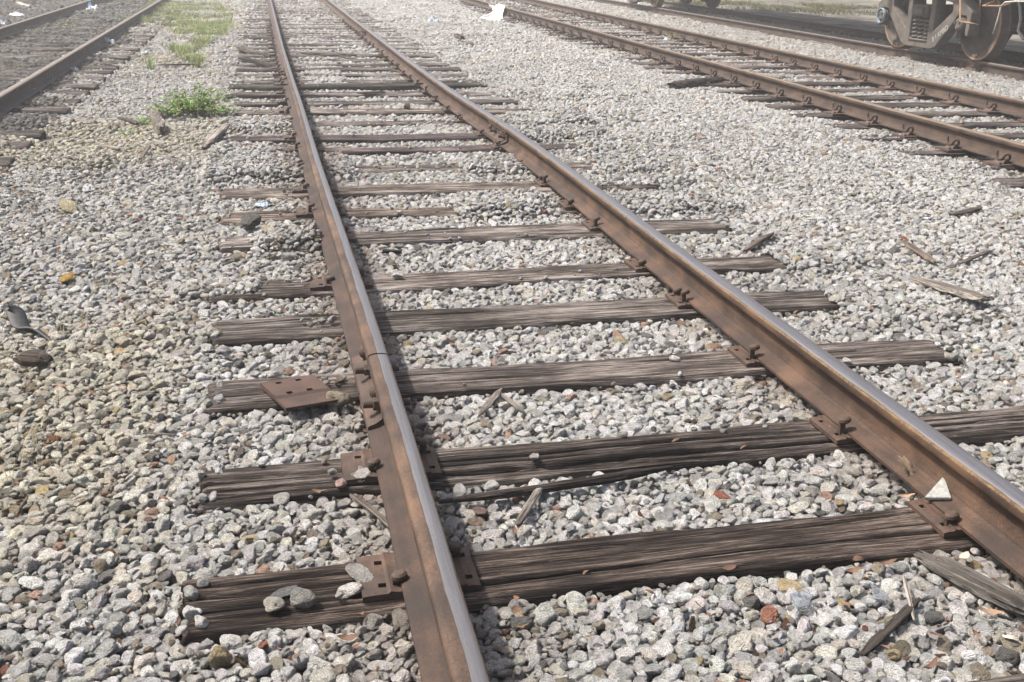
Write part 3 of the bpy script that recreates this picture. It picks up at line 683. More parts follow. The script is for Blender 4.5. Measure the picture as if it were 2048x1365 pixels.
wC = np.array([.44, .17, .14, .008, .18, .025, .010, .03, .002]); wL = np.array([.40, .20, .22, .014, .10, .03, .008, .05, .002]); wD = np.array([.22, .3, .2, .01, .03, .07, .01, .15, 0])
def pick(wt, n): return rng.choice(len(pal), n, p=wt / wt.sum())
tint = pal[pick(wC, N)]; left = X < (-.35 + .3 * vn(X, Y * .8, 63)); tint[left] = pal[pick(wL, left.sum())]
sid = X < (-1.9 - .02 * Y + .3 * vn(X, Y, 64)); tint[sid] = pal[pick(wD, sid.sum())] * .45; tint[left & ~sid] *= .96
tint = tint * rng.normal(1, .13, (N, 1)).clip(.6, 1.4) * (1 + rng.normal(0, .015, (N, 3)))
# yellow dusty fines on the left shoulder, whiter fresh stone between the tracks
yel = sstep(-.1, .5, vn(X * .7 + 9, Y * .55, 65)) * sstep(-.2, -.6, X) * (~sid); tint *= 1 + yel[:, None] * np.array([.02, -.02, -.14])
white = sstep(2.4, 3.2, X) * (1 - sstep(4.8, 5.2, X)); tint *= 1 + white[:, None] * .12
mid = ((X > .35) & (X < 1.8) & (Y > 3.0)); tint[mid] *= 1.06
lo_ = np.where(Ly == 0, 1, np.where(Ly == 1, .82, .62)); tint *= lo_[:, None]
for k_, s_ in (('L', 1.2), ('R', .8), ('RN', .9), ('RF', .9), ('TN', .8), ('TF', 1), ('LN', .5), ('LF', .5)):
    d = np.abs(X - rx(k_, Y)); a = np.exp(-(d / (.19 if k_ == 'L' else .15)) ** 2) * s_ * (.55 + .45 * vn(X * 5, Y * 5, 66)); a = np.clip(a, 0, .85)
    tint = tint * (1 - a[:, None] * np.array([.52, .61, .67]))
tint[chip] = np.array([(.15, .075, .042), (.20, .11, .06), (.09, .06, .045), (.22, .18, .15)])[rng.integers(0, 4, chip.sum())]
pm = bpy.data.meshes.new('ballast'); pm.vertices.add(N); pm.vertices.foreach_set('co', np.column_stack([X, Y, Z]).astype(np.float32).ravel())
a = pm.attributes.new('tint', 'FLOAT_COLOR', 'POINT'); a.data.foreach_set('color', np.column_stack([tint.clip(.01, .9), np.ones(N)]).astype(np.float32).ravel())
a = pm.attributes.new('rot', 'FLOAT_VECTOR', 'POINT'); a.data.foreach_set('vector', rot.astype(np.float32).ravel())
a = pm.attributes.new('scl', 'FLOAT_VECTOR', 'POINT'); a.data.foreach_set('vector', scl.astype(np.float32).ravel())
a = pm.attributes.new('sid', 'INT', 'POINT'); a.data.foreach_set('value', ids.astype(np.int32))
pm.update(); bo = obj('ballast', pm); tag(bo, kind='stuff')
ng = bpy.data.node_groups.new('scatter_stones', 'GeometryNodeTree')
ng.interface.new_socket('Geometry', in_out='INPUT', socket_type='NodeSocketGeometry'); ng.interface.new_socket('Geometry', in_out='OUTPUT', socket_type='NodeSocketGeometry')
gi = ng.nodes.new('NodeGroupInput'); go = ng.nodes.new('NodeGroupOutput'); ip = ng.nodes.new('GeometryNodeInstanceOnPoints')
ci = ng.nodes.new('GeometryNodeCollectionInfo'); ci.inputs['Collection'].default_value = stones; ci.inputs['Separate Children'].default_value = True; ci.inputs['Reset Children'].default_value = True
def na(nm, ty):
    n = ng.nodes.new('GeometryNodeInputNamedAttribute'); n.data_type = ty; n.inputs[0].default_value = nm; return [o for o in n.outputs if o.enabled][0]
er = ng.nodes.new('FunctionNodeEulerToRotation'); ng.links.new(na('rot', 'FLOAT_VECTOR'), er.inputs[0])
ng.links.new(gi.outputs[0], ip.inputs['Points']); ng.links.new(ci.outputs[0], ip.inputs['Instance']); ip.inputs['Pick Instance'].default_value = True
ng.links.new(na('sid', 'INT'), ip.inputs['Instance Index']); ng.links.new(er.outputs[0], ip.inputs['Rotation']); ng.links.new(na('scl', 'FLOAT_VECTOR'), ip.inputs['Scale'])
ng.links.new(ip.outputs[0], go.inputs[0])
md = bo.modifiers.new('scatter', 'NODES'); md.node_group = ng

#@@DETAILS@@
# ------------------------------------------------------------------ small things on the ground
def gh(x, y): return float(gz(np.array([x]), np.array([y]))[0]) + .012
def ppm(x, y, z=0.0):
    a = at(x, y, z); b_ = at(x + 10, y, z); return 10 / math.hypot(a[0] - b_[0], a[1] - b_[1])
def mpts(me_v): return me_v
def rock(px, r_px, col, label, z=None, seed=0, squash=(1, .9, .75), cat='stone', group=None):
    x, y = at(px[0], px[1], 0.0 if z is None else z); r = r_px / ppm(*px)
    o = obj('stone', stone_mesh(200 + seed, 4), ROCK, None, (x, y, (gh(x, y) if z is None else z) + r * squash[2] * .55), (random.uniform(-.3, .3), random.uniform(-.3, .3), random.uniform(0, 6)))
    o.scale = (r * squash[0], r * squash[1], r * squash[2]); o.color = (*col, 1); return tag(o, label, cat, group)
G1, G2, G3, PK, BR, WH = (.52, .49, .44), (.34, .33, .31), (.22, .22, .22), (.60, .42, .37), (.38, .15, .10), (.78, .75, .71)
rock((548, 1219), 22, (.52, .49, .42), 'pale stone lying on the first cracked tie, left of a dark grey stone', 0, 1, (1, .9, .85))
rock((604, 1210), 25, G2, 'dark grey angular stone resting on the left end of the first tie', 0, 5, (.95, .9, 1.1))
rock((572, 1188), 24, G3, 'flat dark slate piece behind the grey stone on the first tie', 0, 3, (1.2, .8, .35))
rock((722, 1160), 32, (.44, .43, .40), 'elongated pale stone against the tie plate on the first tie', 0, 4, (1.15, .7, .62))
rock((697, 1190), 23, WH, 'small whitish stone in front of the elongated stone by the tie plate', 0, 5)
rock((730, 958), 21, (.60, .58, .55), 'white and black pitted stone by the left rail on the second tie', 0, 6)
rock((682, 972), 15, PK, 'small pink speckled stone on the second tie', 0, 7)
rock((562, 1008), 22, (.50, .49, .46), 'round pale stone standing at the front edge of the second tie', -.03, 8, (1, 1, 1))
rock((1068, 918), 12, G1, 'small grey stone on the second tie between the rails', 0, 9)
rock((1246, 875), 11, (.5, .48, .44), 'small cream stone on the second tie, right of the other stone', 0, 10)
rock((1663, 862), 13, WH, 'small white stone on the second tie beside the right rail spike', 0, 11)
rock((1348, 722), 11, WH, 'small white stone alone on the third tie between the rails', 0, 12)
rock((795, 555), 11, WH, 'small white stone on the fifth tie just right of the left rail', 0, 13)
rock((1442, 982), 17, BR, 'red brick fragment among the grey stones between the first two ties', None, 14, (1.1, .6, .5), 'brick fragment')
rock((527, 1281), 15, BR, 'red brick fragment below the split left end of the first tie', None, 15, (1, .8, .6), 'brick fragment')
rock((960, 1012), 20, (.30, .21, .18), 'reddish flat stone tucked behind the long splinter', None, 16, (1.2, .7, .4))
rock((675, 806), 24, (.42, .37, .28), 'tan rough stone at the corner of the loose rusty plate', .0, 17)
rock((545, 755), 12, WH, 'small white stone behind the loose rusty plate', 0, 18)
rock((135, 541), 17, (.55, .36, .10), 'ochre yellow stone on the left gravel shoulder', None, 19, (1.3, .9, .7))
rock((505, 452), 26, (.17, .165, .15), 'big dark mossy lump on the left end of the sixth tie', 0, 20, (1.1, .9, .8))
rock((135, 405), 22, (.50, .43, .28), 'broad cream block on the left gravel, half sunk', None, 21, (1.3, .9, .6))
rock((1915, 235), 10, WH, 'white lump resting against the clipped rail', None, 22)
rock((815, 219), 9, (.16, .13, .1), 'round brown stump of wood on the thirteenth tie', 0, 23, (1, 1, 1.1), 'wood lump')

def shard(px_pts, z, th, m, label, name, cat, lift_=0.0):
    P = [at(a, b_, z) for a, b_ in px_pts]; cx = sum(p[0] for p in P) / len(P); cy = sum(p[1] for p in P) / len(P)
    bm = bmesh.new(); vs = [bm.verts.new((p[0] - cx, p[1] - cy, 0)) for p in P]; f = bm.faces.new(vs)
    e = bmesh.ops.extrude_face_region(bm, geom=[f])
    for v in e['geom']:
        if isinstance(v, bmesh.types.BMVert): v.co.z += th
    bmesh.ops.bevel(bm, geom=list(bm.edges), offset=th * .15, segments=1, affect='EDGES')
    return tag(obj(name, bm_mesh(name, bm), m, None, (cx, cy, z + lift_)), label, cat)
MARBLE = plain('white_marble', (.21, .215, .20), .7, 0, .35, 90)
def onX(px, py, Xw):
    d = R @ np.array([px - CX, CY - py, -F]); t_ = Xw / d[0]; return Vector((Xw, d[1] * t_, H + d[2] * t_))
xs_ = float(rx('R', 2.45)) - .105; q0, q1, q2 = Vector((*at(1849, 1001, .028), .028)), Vector((*at(1903, 1002, .04), .04)), Vector((*at(1888, 957, .062), .062))
bm = bmesh.new(); nn = (q1 - q0).cross(q2 - q0).normalized() * .011; vs = [bm.verts.new(q - q0) for q in (q0, q1, q2)]; ws = [bm.verts.new(q - q0 + nn) for q in (q0, q1, q2)]
bm.faces.new(vs); bm.faces.new(ws[::-1]); [bm.faces.new((vs[k], vs[(k + 1) % 3], ws[(k + 1) % 3], ws[k])) for k in range(3)]; bmesh.ops.bevel(bm, geom=list(bm.edges), offset=.0015, segments=2, affect='EDGES')
tag(obj('stone_shard', bm_mesh('stone_shard', bm), MARBLE, None, q0), 'triangular white marble shard leaning beside the right rail above the first tie', 'stone shard')
# loose plate on the third tie
A, B, D = at(520, 770, .02), at(625, 751, .02), at(563, 826, .0)
yaw = math.atan2(B[1] - A[1], B[0] - A[0]); Wp = math.hypot(B[0] - A[0], B[1] - A[1]); Lp_ = .25
bm = bmesh.new(); xs = [0, .045, .066, .115, .136, .19]; ys = [0, .022, .040, .110, .128, .150, .162, .255]
gv = {}
def pv_(i, j, k):
    if (i, j, k) not in gv: gv[(i, j, k)] = bm.verts.new((xs[i], -ys[j], (.016 + (.008 if 1 <= 0 else 0) - (.007 if j >= 6 else 0)) if k else 0))
    return gv[(i, j, k)]
HO = {(1, 1), (3, 1), (1, 4), (3, 4)}
for i in range(5):
    for j in range(7):
        if (i, j) in HO: continue
        bm.faces.new((pv_(i, j, 1), pv_(i, j + 1, 1), pv_(i + 1, j + 1, 1), pv_(i + 1, j, 1))); bm.faces.new((pv_(i, j, 0), pv_(i + 1, j, 0), pv_(i + 1, j + 1, 0), pv_(i, j + 1, 0)))
        for q, a, b_ in (((i - 1, j), (i, j), (i, j + 1)), ((i + 1, j), (i + 1, j), (i + 1, j + 1)), ((i, j - 1), (i, j), (i + 1, j)), ((i, j + 1), (i, j + 1), (i + 1, j + 1))):
            if q in HO or not (0 <= q[0] < 5 and 0 <= q[1] < 7): bm.faces.new((pv_(*a, 0), pv_(*b_, 0), pv_(*b_, 1), pv_(*a, 1)))
o = obj('loose_tie_plate', bm_mesh('loose_tie_plate', bm), RUST, None, (A[0], A[1], .012), (-.03, .03, yaw)); o.color = (.66, .60, .58, 1)
tag(o, 'loose rusty square-holed plate lying on the left end of the third tie', 'tie plate')

# wood pieces
def wood(a, b_, wpx, label, name='wood_piece', cat='wood piece', z=None, m=None, col=(1, 1, 1), hf=.6, taper=.6, seed=0, za=0.0, zb=0.0, bend=.0, z2=None):
    if z is None:
        A = at(*a, -.02); B = at(*b_, -.02); z1 = gh(*A) + .008; z2_ = gh(*B) + .008
    else: A = at(*a, z); B = at(*b_, z); z1 = z2_ = z
    z1 += za; z2_ += zb
    L = math.hypot(B[0] - A[0], B[1] - A[1]); W = wpx / ppm((a[0] + b_[0]) / 2, (a[1] + b_[1]) / 2); Hh = W * hf
    n = max(8, int(L / .02)); k = 14; v = []; f = []
    for i in range(n + 1):
        s = i / n; x = (s - .5) * L; tp = (taper + (1 - taper) * min(1, min(s, 1 - s) * 5)) if taper < 1 else 1
        for j in range(k):
            a_ = 2 * math.pi * j / k; cy_, cz_ = math.cos(a_), math.sin(a_)
            sq = 1 / max(abs(cy_), abs(cz_)) ** .75; rr = .5 * sq * tp * (1 + .13 * float(vn(x * 9, j * 1.7, seed)) + .14 * float(vn(x * 28, j * 2.3, seed + 7)) + .12 * float(vn(x * 1.3 + 5, j * 3.1, seed + 1)))
            v.append((x + .35 * W * float(vn(j * 1.9, i > n / 2, seed + 3)) * (i in (0, n)), cy_ * W * rr + bend * L * math.sin(s * math.pi), cz_ * Hh * rr))
    for i in range(n):
        for j in range(k): f.append((i * k + j, i * k + (j + 1) % k, (i + 1) * k + (j + 1) % k, (i + 1) * k + j))
    f.append(tuple(range(k))[::-1]); f.append(tuple(range(n * k, n * k + k)))
    me = mesh_np(name, v, f, False)
    o = obj(name, me, m or OLDWOOD, None, ((A[0] + B[0]) / 2, (A[1] + B[1]) / 2, (z1 + z2_) / 2 + Hh * .3), (0, -math.atan2(z2_ - z1, L), math.atan2(B[1] - A[1], B[0] - A[0])))
    o.color = (*col, 1); return tag(o, label, cat)
wood((1838, 1122), (2075, 1255), 48, 'thick grey weathered log end crossing the bottom right corner gravel', 'log', 'log', col=(.5, .5, .5), taper=.5, seed=2, hf=.6, za=-.005, zb=.012)
wood((1722, 1312), (1835, 1212), 20, 'dark rotten stick at bottom right, left of the grey log', col=(.22, .2, .18), seed=3, za=-.010, zb=.004, taper=.45)
wood((1803, 1182), (1828, 1250), 7, 'thin pale twig propped over the dark rotten stick', 'twig', 'twig', col=(1.4, 1.4, 1.35), seed=4, za=.03)
wood((882, 1008), (1345, 938), 18, 'long dark splinter along the front edge of the second tie', 'wood_splinter', 'splinter', z=-.006, m=WOOD, col=(.45, .4, .36), hf=.9, taper=.4, seed=5, bend=-.02)
wood((1035, 1058), (1082, 990), 17, 'short weathered stick upright among stones below the long splinter', col=(.95, .95, .93), seed=6, zb=.015)
wood((702, 992), (785, 1060), 11, 'thin crooked stick leaning beside the left rail between the first two ties', col=(.55, .5, .46), seed=7, z=.0, bend=.03)
wood((958, 838), (1003, 785), 14, 'pale pointed stick between the second and third ties, right of the joint', col=(.95, .95, .93), taper=.2, seed=8)
wood((1000, 792), (1052, 832), 9, 'thin pale splinter beside the pointed stick', 'wood_splinter', 'splinter', col=(.9, .9, .88), taper=.2, seed=9)
wood((1832, 578), (1962, 634), 34, 'flat weathered grey board lying on the gravel right of the main track', 'board', 'board', col=(1.1, 1.1, 1.08), hf=.35, taper=.95, seed=10, zb=.02)
wood((1806, 500), (1868, 538), 13, 'pale brown broken stick above the weathered board', col=(.9, .8, .7), seed=11)
wood((1490, 505), (1545, 476), 13, 'dark brown stick at the right end of the fifth tie', col=(.4, .33, .3), seed=12, zb=.01)
wood((1915, 540), (1975, 518), 9, 'thin dark stick on the gravel, up and right of the weathered board', 'twig', 'twig', col=(.4, .36, .33), seed=13)
wood((1900, 440), (1960, 430), 12, 'short dark plank end near the picture edge, under the clipped track ties', col=(.5, .48, .46), seed=14)
wood((408, 300), (455, 268), 17, 'grey splintered block at the left end of the eleventh tie', col=(1.0, .98, .93), hf=.8, seed=15, zb=.03)
wood((476, 108), (540, 118), 8, 'dark upturned end of an old tie, the farther of two beside the left rail', 'old_tie_end', 'old tie end', m=WOOD, col=(.45, .42, .38), seed=16, za=.035, hf=1.1)
wood((478, 128), (560, 141), 9, 'dark upturned end of an old tie, the nearer of two beside the left rail', 'old_tie_end', 'old tie end', m=WOOD, col=(.42, .38, .35), seed=17, za=.035, hf=1.1)
wood((602, 108), (712, 113), 11, 'long grey split slab lying over ties between the rails, far up', 'slab', 'wood slab', z=.02, col=(.5, .48, .46), seed=18)
wood((715, 188), (770, 186), 8, 'short dark stick lying on a tie between the rails', z=.015, col=(.25, .23, .2), seed=19)
wood((308, 246), (325, 272), 20, 'jagged grey stump fragment below the green weed clump', 'stump', 'stump', col=(.85, .83, .78), hf=1.4, taper=.5, seed=20, za=.06)
wood((238, 240), (275, 250), 13, 'dark brown bark piece left of the stump fragment', 'bark', 'bark piece', col=(.3, .24, .2), seed=21)
wood((195, 283), (238, 296), 11, 'pale driftwood stick left of the grey forked branch', col=(.9, .88, .82), seed=22)
wood((280, 320), (300, 298), 9, 'grey knotted branch piece on the left gravel', 'branch', 'branch', col=(.75, .72, .68), seed=23, zb=.03)
wood((400, 130), (315, 133), 6, 'thin grey stick lying under the far grass tuft', 'twig', 'twig', col=(.6, .58, .55), seed=24)
wood((395, 72), (455, 60), 6, 'dark mossy stick at the end of the grass patch', 'twig', 'twig', col=(.35, .38, .33), seed=25)
wood((290, 868), (352, 876), 6, 'slim grey splinter on the left gravel, left of the second tie', 'twig', 'twig', col=(.75, .75, .72), seed=26)
wood((38, 716), (95, 722), 34, 'dark brown rotted bark chunk at the left edge below the rubber strip', 'bark', 'bark piece', col=(.32, .27, .23), seed=27, hf=.8)
wood((765, 508), (802, 509), 9, 'small dark steel-grey block on the gravel behind the fifth tie', 'block', 'block', m=WOOD, col=(.5, .5, .5), taper=1, seed=28, hf=.9)
wood((912, 80), (925, 84), 9, 'small brown block on the pale gravel right of the main track', 'block', 'block', m=WOOD, col=(.8, .7, .6), taper=1, seed=29, hf=1)
wood((915, 93), (945, 98), 7, 'flat dark strip on the pale gravel below the brown block', 'wood_strip', 'wood strip', m=WOOD, col=(.7, .7, .7), seed=30)
wood((180, 35 - 10), (150, 14), 5, 'pale stick beside the corner siding rail', 'twig', 'twig', col=(1.3, 1.3, 1.25), seed=31)
wood((35, 9), (60, 19), 8, 'whitish stick standing out at the top left corner', 'twig', 'twig', col=(1.6, 1.6, 1.6), seed=32)
wood((1345, 178), (1440, 166), 26, 'broad dark rotten tie stump sticking out left of the clipped track', 'old_tie_end', 'old tie end', m=WOOD, col=(.45, .4, .37), seed=33, z=-.01, hf=.6, taper=.8)
# narrow debris by the left siding rail
wood((48, 178), (68, 192), 13, 'smooth grey slanted block against the near siding rail', 'block', 'block', col=(1.2, 1.2, 1.2), seed=34, za=.04, hf=.7, taper=1)

# rubber strip at the left edge
RUB = plain('black_rubber', (.035, .034, .033), .6, 0, .3, 30)
def ribbon(P, w_, th, n=24, twist=0.0):
    pts = [Vector(p) for p in P]; Q = []
    for i in range(len(pts) - 1):
        a, b_, c_, d_ = pts[max(i - 1, 0)], pts[i], pts[i + 1], pts[min(i + 2, len(pts) - 1)]
        for k in range(6):
            s = k / 6; Q.append(.5 * ((2 * b_) + (c_ - a) * s + (2 * a - 5 * b_ + 4 * c_ - d_) * s * s + (3 * b_ - a - 3 * c_ + d_) * s ** 3))
    Q.append(pts[-1]); bm = bmesh.new(); rows = []
    for i, p in enumerate(Q):
        d = (Q[min(i + 1, len(Q) - 1)] - Q[max(i - 1, 0)]).normalized(); sd = d.cross(Vector((0, 0, 1))).normalized(); up = sd.cross(d)
        s = i / (len(Q) - 1); an = twist * s; wv = (sd * math.cos(an) + up * math.sin(an)) * w_ * (.45 + .55 * math.sin(math.pi * min(1, s * 1.1 + .1))) ; u = wv.cross(d).normalized() * th
        rows.append([bm.verts.new(p + q) for q in (-wv - u, wv * 0 - u * 1.9, wv - u, wv + u, wv * 0 + u * .3, -wv + u)])
    for A, B in zip(rows, rows[1:]):
        for k in range(6): bm.faces.new((A[k], A[(k + 1) % 6], B[(k + 1) % 6], B[k]))
    bm.faces.new(rows[0][::-1]); bm.faces.new(rows[-1]); return bm
P0 = [at(12, 598, .05), at(30, 622, .0), at(42, 640, 0), at(70, 648, 0), at(105, 664, 0)]; gg = gh(*P0[2])
bm = ribbon([(P0[0][0], P0[0][1], gg + .075), (P0[1][0], P0[1][1], gg + .045), (P0[2][0], P0[2][1], gg + .012), (P0[3][0], P0[3][1], gg + .022), (P0[4][0], P0[4][1], gg + .002)], .036, .004, twist=.7)
tag(obj('rubber_strip', bm_mesh('rubber_strip', bm, True), RUB), 'curled black rubber strip at the left picture edge on the gravel', 'rubber strip')

# litter
PLAS = plain('white_plastic', (.45, .46, .48), .45, 0, .06, 14); CLOTH = plain('white_sheet', (.58, .58, .585), .8, 0, .06, 14); BLUE = plain('blue_film', (.25, .45, .70), .4, 0, .1, 20)
PALEB = plain('pale_blue_plastic', (.30, .36, .42), .5, 0, .15, 20); PALEG = plain('pale_grey_film', (.22, .22, .22), .6, 0, .15, 20); TEAL = plain('teal_film', (.35, .52, .50), .5, 0, .1, 30)
def crumple(cx, cy, z, sx_, sy_, hgt, seed, n=18, sink=.6):
    v = []; f = []
    for i in range(n):
        for j in range(n):
            u, w_ = i / (n - 1) - .5, j / (n - 1) - .5; e_ = 1 - (2 * max(abs(u), abs(w_))) ** 4
            v.append((u * sx_ * (1 + .25 * float(vn(w_ * 3, 1, seed))), w_ * sy_ * (1 + .25 * float(vn(u * 3, 2, seed))), hgt * (.55 * float(vn(u * 5, w_ * 5, seed)) + .35 * float(vn(u * 11, w_ * 11, seed + 1)) + sink) * (.25 + .75 * e_)))
    for i in range(n - 1):
        for j in range(n - 1): f.append((i * n + j, (i + 1) * n + j, (i + 1) * n + j + 1, i * n + j + 1))
    me = mesh_np('crumple', v, f, False); return me
def litter(px, w_px, d_m, hgt, m, label, name='plastic_scrap', cat='litter', seed=1, rz=0.0):
    x, y = at(*px, -.02); s = w_px / ppm(*px)
    o = obj(name, crumple(x, y, 0, s, d_m, hgt, seed), m, None, (x, y, gh(x, y) + .004), (0, 0, rz)); return tag(o, label, cat)
litter((187, 24), 26, .40, .13, PLAS, 'crumpled white plastic bottle with blue band between the siding rails', 'plastic_bag', 'plastic bag', 2)
litter((181, 21), 9, .12, .15, BLUE, 'small blue film scrap against the white plastic in the siding', seed=21)
litter((218, 92), 26, .16, .09, PLAS, 'clear whitish plastic wad beside the siding rail', 'plastic_wad', 'plastic litter', 3)
litter((33, 32), 26, .45, .07, PLAS, 'white torn paper lying beyond the corner rail', 'paper_scrap', 'paper litter', 4, .3)
litter((5, 52), 18, .3, .08, PLAS, 'white paper bit at the left edge beyond the corner rail', 'paper_scrap', 'paper litter', 5)
litter((17, 216), 20, .10, .08, PLAS, 'whitish rag tuft at the left edge under the siding rail', 'rag', 'rag', 6)
litter((147, 146), 18, .09, .05, PLAS, 'transparent whitish cup piece on the gravel near the siding rail', 'plastic_scrap', 'plastic litter', 7)
litter((376, 97), 20, .25, .05, TEAL, 'pale teal plastic scrap in the grass patch', seed=8)
litter((866, 50), 17, .3, .09, PALEB, 'small pale blue scrap on the gravel left of the white sheet', seed=9)
litter((525, 412), 24, .07, .02, PALEB, 'flat bluish clear plastic piece between the seventh and eighth ties', seed=10)
litter((178, 366), 30, .16, .02, PALEG, 'flat pale plastic sheet bit on the left gravel shoulder', seed=11)
litter((1335, 80), 12, .16, .05, PALEB, 'small bluish scrap between the clipped track and the freight car', seed=12)
litter((130, 120), 10, .1, .03, PLAS, 'tiny white scrap inside the siding near its nearer rail', seed=13)
# white sheet leaning up from the gravel and over the clipped rail
def onX(px, py, Xw):
    d = R @ np.array([px - CX, CY - py, -F]); t_ = Xw / d[0]; return Vector((Xw, d[1] * t_, H + d[2] * t_))
yc = at(992, 40, 0)[1]; xr = float(rx('RN', yc)); n = 30; v = []; f = []
BL, BR = Vector((*at(948, 38, 0), .0)), Vector((*at(1001, 42, 0), .0)); TL, TR = onX(975, 9, xr), onX(1010, 11, xr); TL.z = min(TL.z, .42); TR.z = min(TR.z, .40)
for i in range(n):
    s = i / (n - 1)
    for j in range(n):
        u = j / (n - 1); e0 = BL.lerp(BR, u); e1 = TL.lerp(TR, u); k = s * 1.25
        p = e0.lerp(e1, min(k, 1)) + Vector((0, 0, -.05 * math.sin(math.pi * min(k, 1)))) + Vector((.25 * (1 - u) * math.sin(math.pi * min(k, 1)), 0, 0))
        if k > 1: p += Vector((.5 * (k - 1), 0, -.9 * (k - 1)))
        if s < .05: p.z = -.02
        v.append((p.x - xr + .03 * float(vn(u * 4, s * 4, 90)), p.y - yc + .05 * float(vn(u * 3 + 4, s * 3, 93)) - 0, p.z + .03 * float(vn(u * 5 + 3, s * 5, 91)) + .014 * float(vn(u * 13, s * 12, 92))))
for i in range(n - 1):
    for j in range(n - 1): f.append((i * n + j, (i + 1) * n + j, (i + 1) * n + j + 1, i * n + j + 1))
tag(obj('white_sheet', mesh_np('white_sheet', v, f, True), CLOTH, None, (xr, yc, 0)), 'large white sheet draped from the gravel up over the clipped rail', 'sheet')

# glass pieces at the bottom right
GL = bpy.data.materials.new('clear_glass'); GL.use_nodes = True; pb = GL.node_tree.nodes['Principled BSDF']; pb.inputs['Transmission Weight'].default_value = .9; pb.inputs['Roughness'].default_value = .08; pb.inputs['Base Color'].default_value = (.62, .65, .68, 1)
o = shard([(1577, 1207), (1600, 1196), (1625, 1204), (1612, 1226), (1592, 1232)], -.02, .004, GL, 'clear angular glass shard lying on the stones below the first tie', 'glass_shard', 'glass shard', .018); o.rotation_euler = (.1, .12, 0)
o = shard([(1738, 1190), (1775, 1205), (1770, 1214), (1745, 1212)], -.02, .004, GL, 'second glass shard, right of the angular one, beside a brown leaf', 'glass_shard', 'glass shard', .02); o.rotation_euler = (.3, .0, 0)
rock((506, 886), 12, (.05, .05, .06), 'dark blue-black flat piece on the gravel between the second and third ties', None, 40, (1.2, .7, .35), 'stone')

# leaves
LEAF = []
for nm, c_ in (('leaf_orange', (.13, .068, .036)), ('leaf_brown', (.10, .055, .035)), ('leaf_tan', (.22, .14, .09)), ('leaf_pale', (.40, .36, .28))): LEAF.append(plain(nm, c_, .65, 0, .2, 40))
def leaf_mesh(seed, curl):
    r = np.random.default_rng(seed); v = []; f = []; n = 9
    for i in range(n):
        s = i / (n - 1); wd = .36 * math.sin(math.pi * s) ** .8 + .01; z = curl * (s - .5) ** 2 * 2.2
        for a in (-1, -.5, 0, .5, 1): v.append((s - .5, a * wd * .5, z + curl * .55 * a * a * wd + .02 * r.normal()))
    for i in range(n - 1):
        for k in range(4): f.append((i * 5 + k, (i + 1) * 5 + k, (i + 1) * 5 + k + 1, i * 5 + k + 1))
    return mesh_np('leaf_blade', v, f, True)
LM = {}
for i in range(4):
    for mi in range(4):
        me = leaf_mesh(i, (.1, .35, .6, -.3)[i]); me.materials.append(LEAF[mi]); LM[(i, mi)] = me
PX = [(1717, 1128, 44, 1), (1707, 1156, 34, 0), (1729, 1174, 28, 2), (1692, 1220, 26, 0), (1631, 959, 30, 2), (1813, 1006, 34, 2), (1776, 956, 20, 0), (1926, 1128, 44, 3), (1974, 1243, 54, 2), (1428, 804, 14, 0), (1611, 796, 32, 1), (1457, 1152, 36, 1), (1776, 1141, 34, 1), (1893, 1262, 26, 0), (1417, 1243, 22, 0), (1866, 1285, 36, 1), (1949, 1288, 24, 0), (2019, 1290, 36, 3), (1771, 1310, 24, 0), (1861, 1352, 44, 1),
      (640, 999, 36, 1), (630, 1067, 22, 1), (612, 1131, 24, 1), (722, 1246, 26, 0), (698, 1294, 46, 1), (710, 1312, 28, 0), (593, 1331, 22, 0), (1030, 1079, 30, 1), (1042, 1272, 34, 0), (1034, 1214, 26, 0), (249, 740, 24, 1), (55, 756, 22, 1), (84, 800, 26, 1), (55, 910, 28, 1), (99, 896, 32, 0), (33, 976, 26, 1), (370, 881, 20, 0), (480, 886, 20, 0), (26, 837, 16, 0), (905, 700, 18, 0), (895, 686, 16, 2), (850, 700, 18, 1), (925, 780, 22, 1), (1010, 862, 20, 1), (1500, 600, 14, 0), (1590, 630, 16, 0), (1560, 1320, 22, 0), (1300, 1200, 22, 1), (1180, 1290, 22, 0), (1485, 905, 18, 1), (1350, 890, 20, 1), (1220, 990, 18, 0), (2040, 760, 20, 0), (1850, 860, 20, 0), (1880, 1055, 26, 1), (1990, 700, 16, 0), (1170, 1160, 22, 1), (1730, 640, 14, 0), (165, 655, 20, 0), (120, 575, 20, 1), (330, 1010, 24, 1), (560, 1320, 24, 0)]
for i, (a, b_, s_, mi) in enumerate(PX):
    x, y = at(a, b_, -.02); L_ = s_ / ppm(a, b_); z = gh(x, y) + .020
    o = obj('fallen_leaf', LM[(random.randrange(4), mi)], None, None, (x, y, z), (random.uniform(-.35, .35), random.uniform(-.35, .35), random.uniform(-.7, .7) if s_ > 30 else random.uniform(0, 6)))
    o.scale = (L_, L_, L_)
    if i == 0: tag(o, 'broad brown oval leaf at the front edge of the first tie, right half', 'leaf')
    elif i == 7: tag(o, 'pale cream leaf beside the grey log below the right rail', 'leaf')
    elif i == 8: tag(o, 'long tan leaf lying beside the grey log, under its lower side', 'leaf')
    else: tag(o, 'small dry brown or orange leaf lying among the ballast stones', 'leaf', 'small dry leaves among the stones')
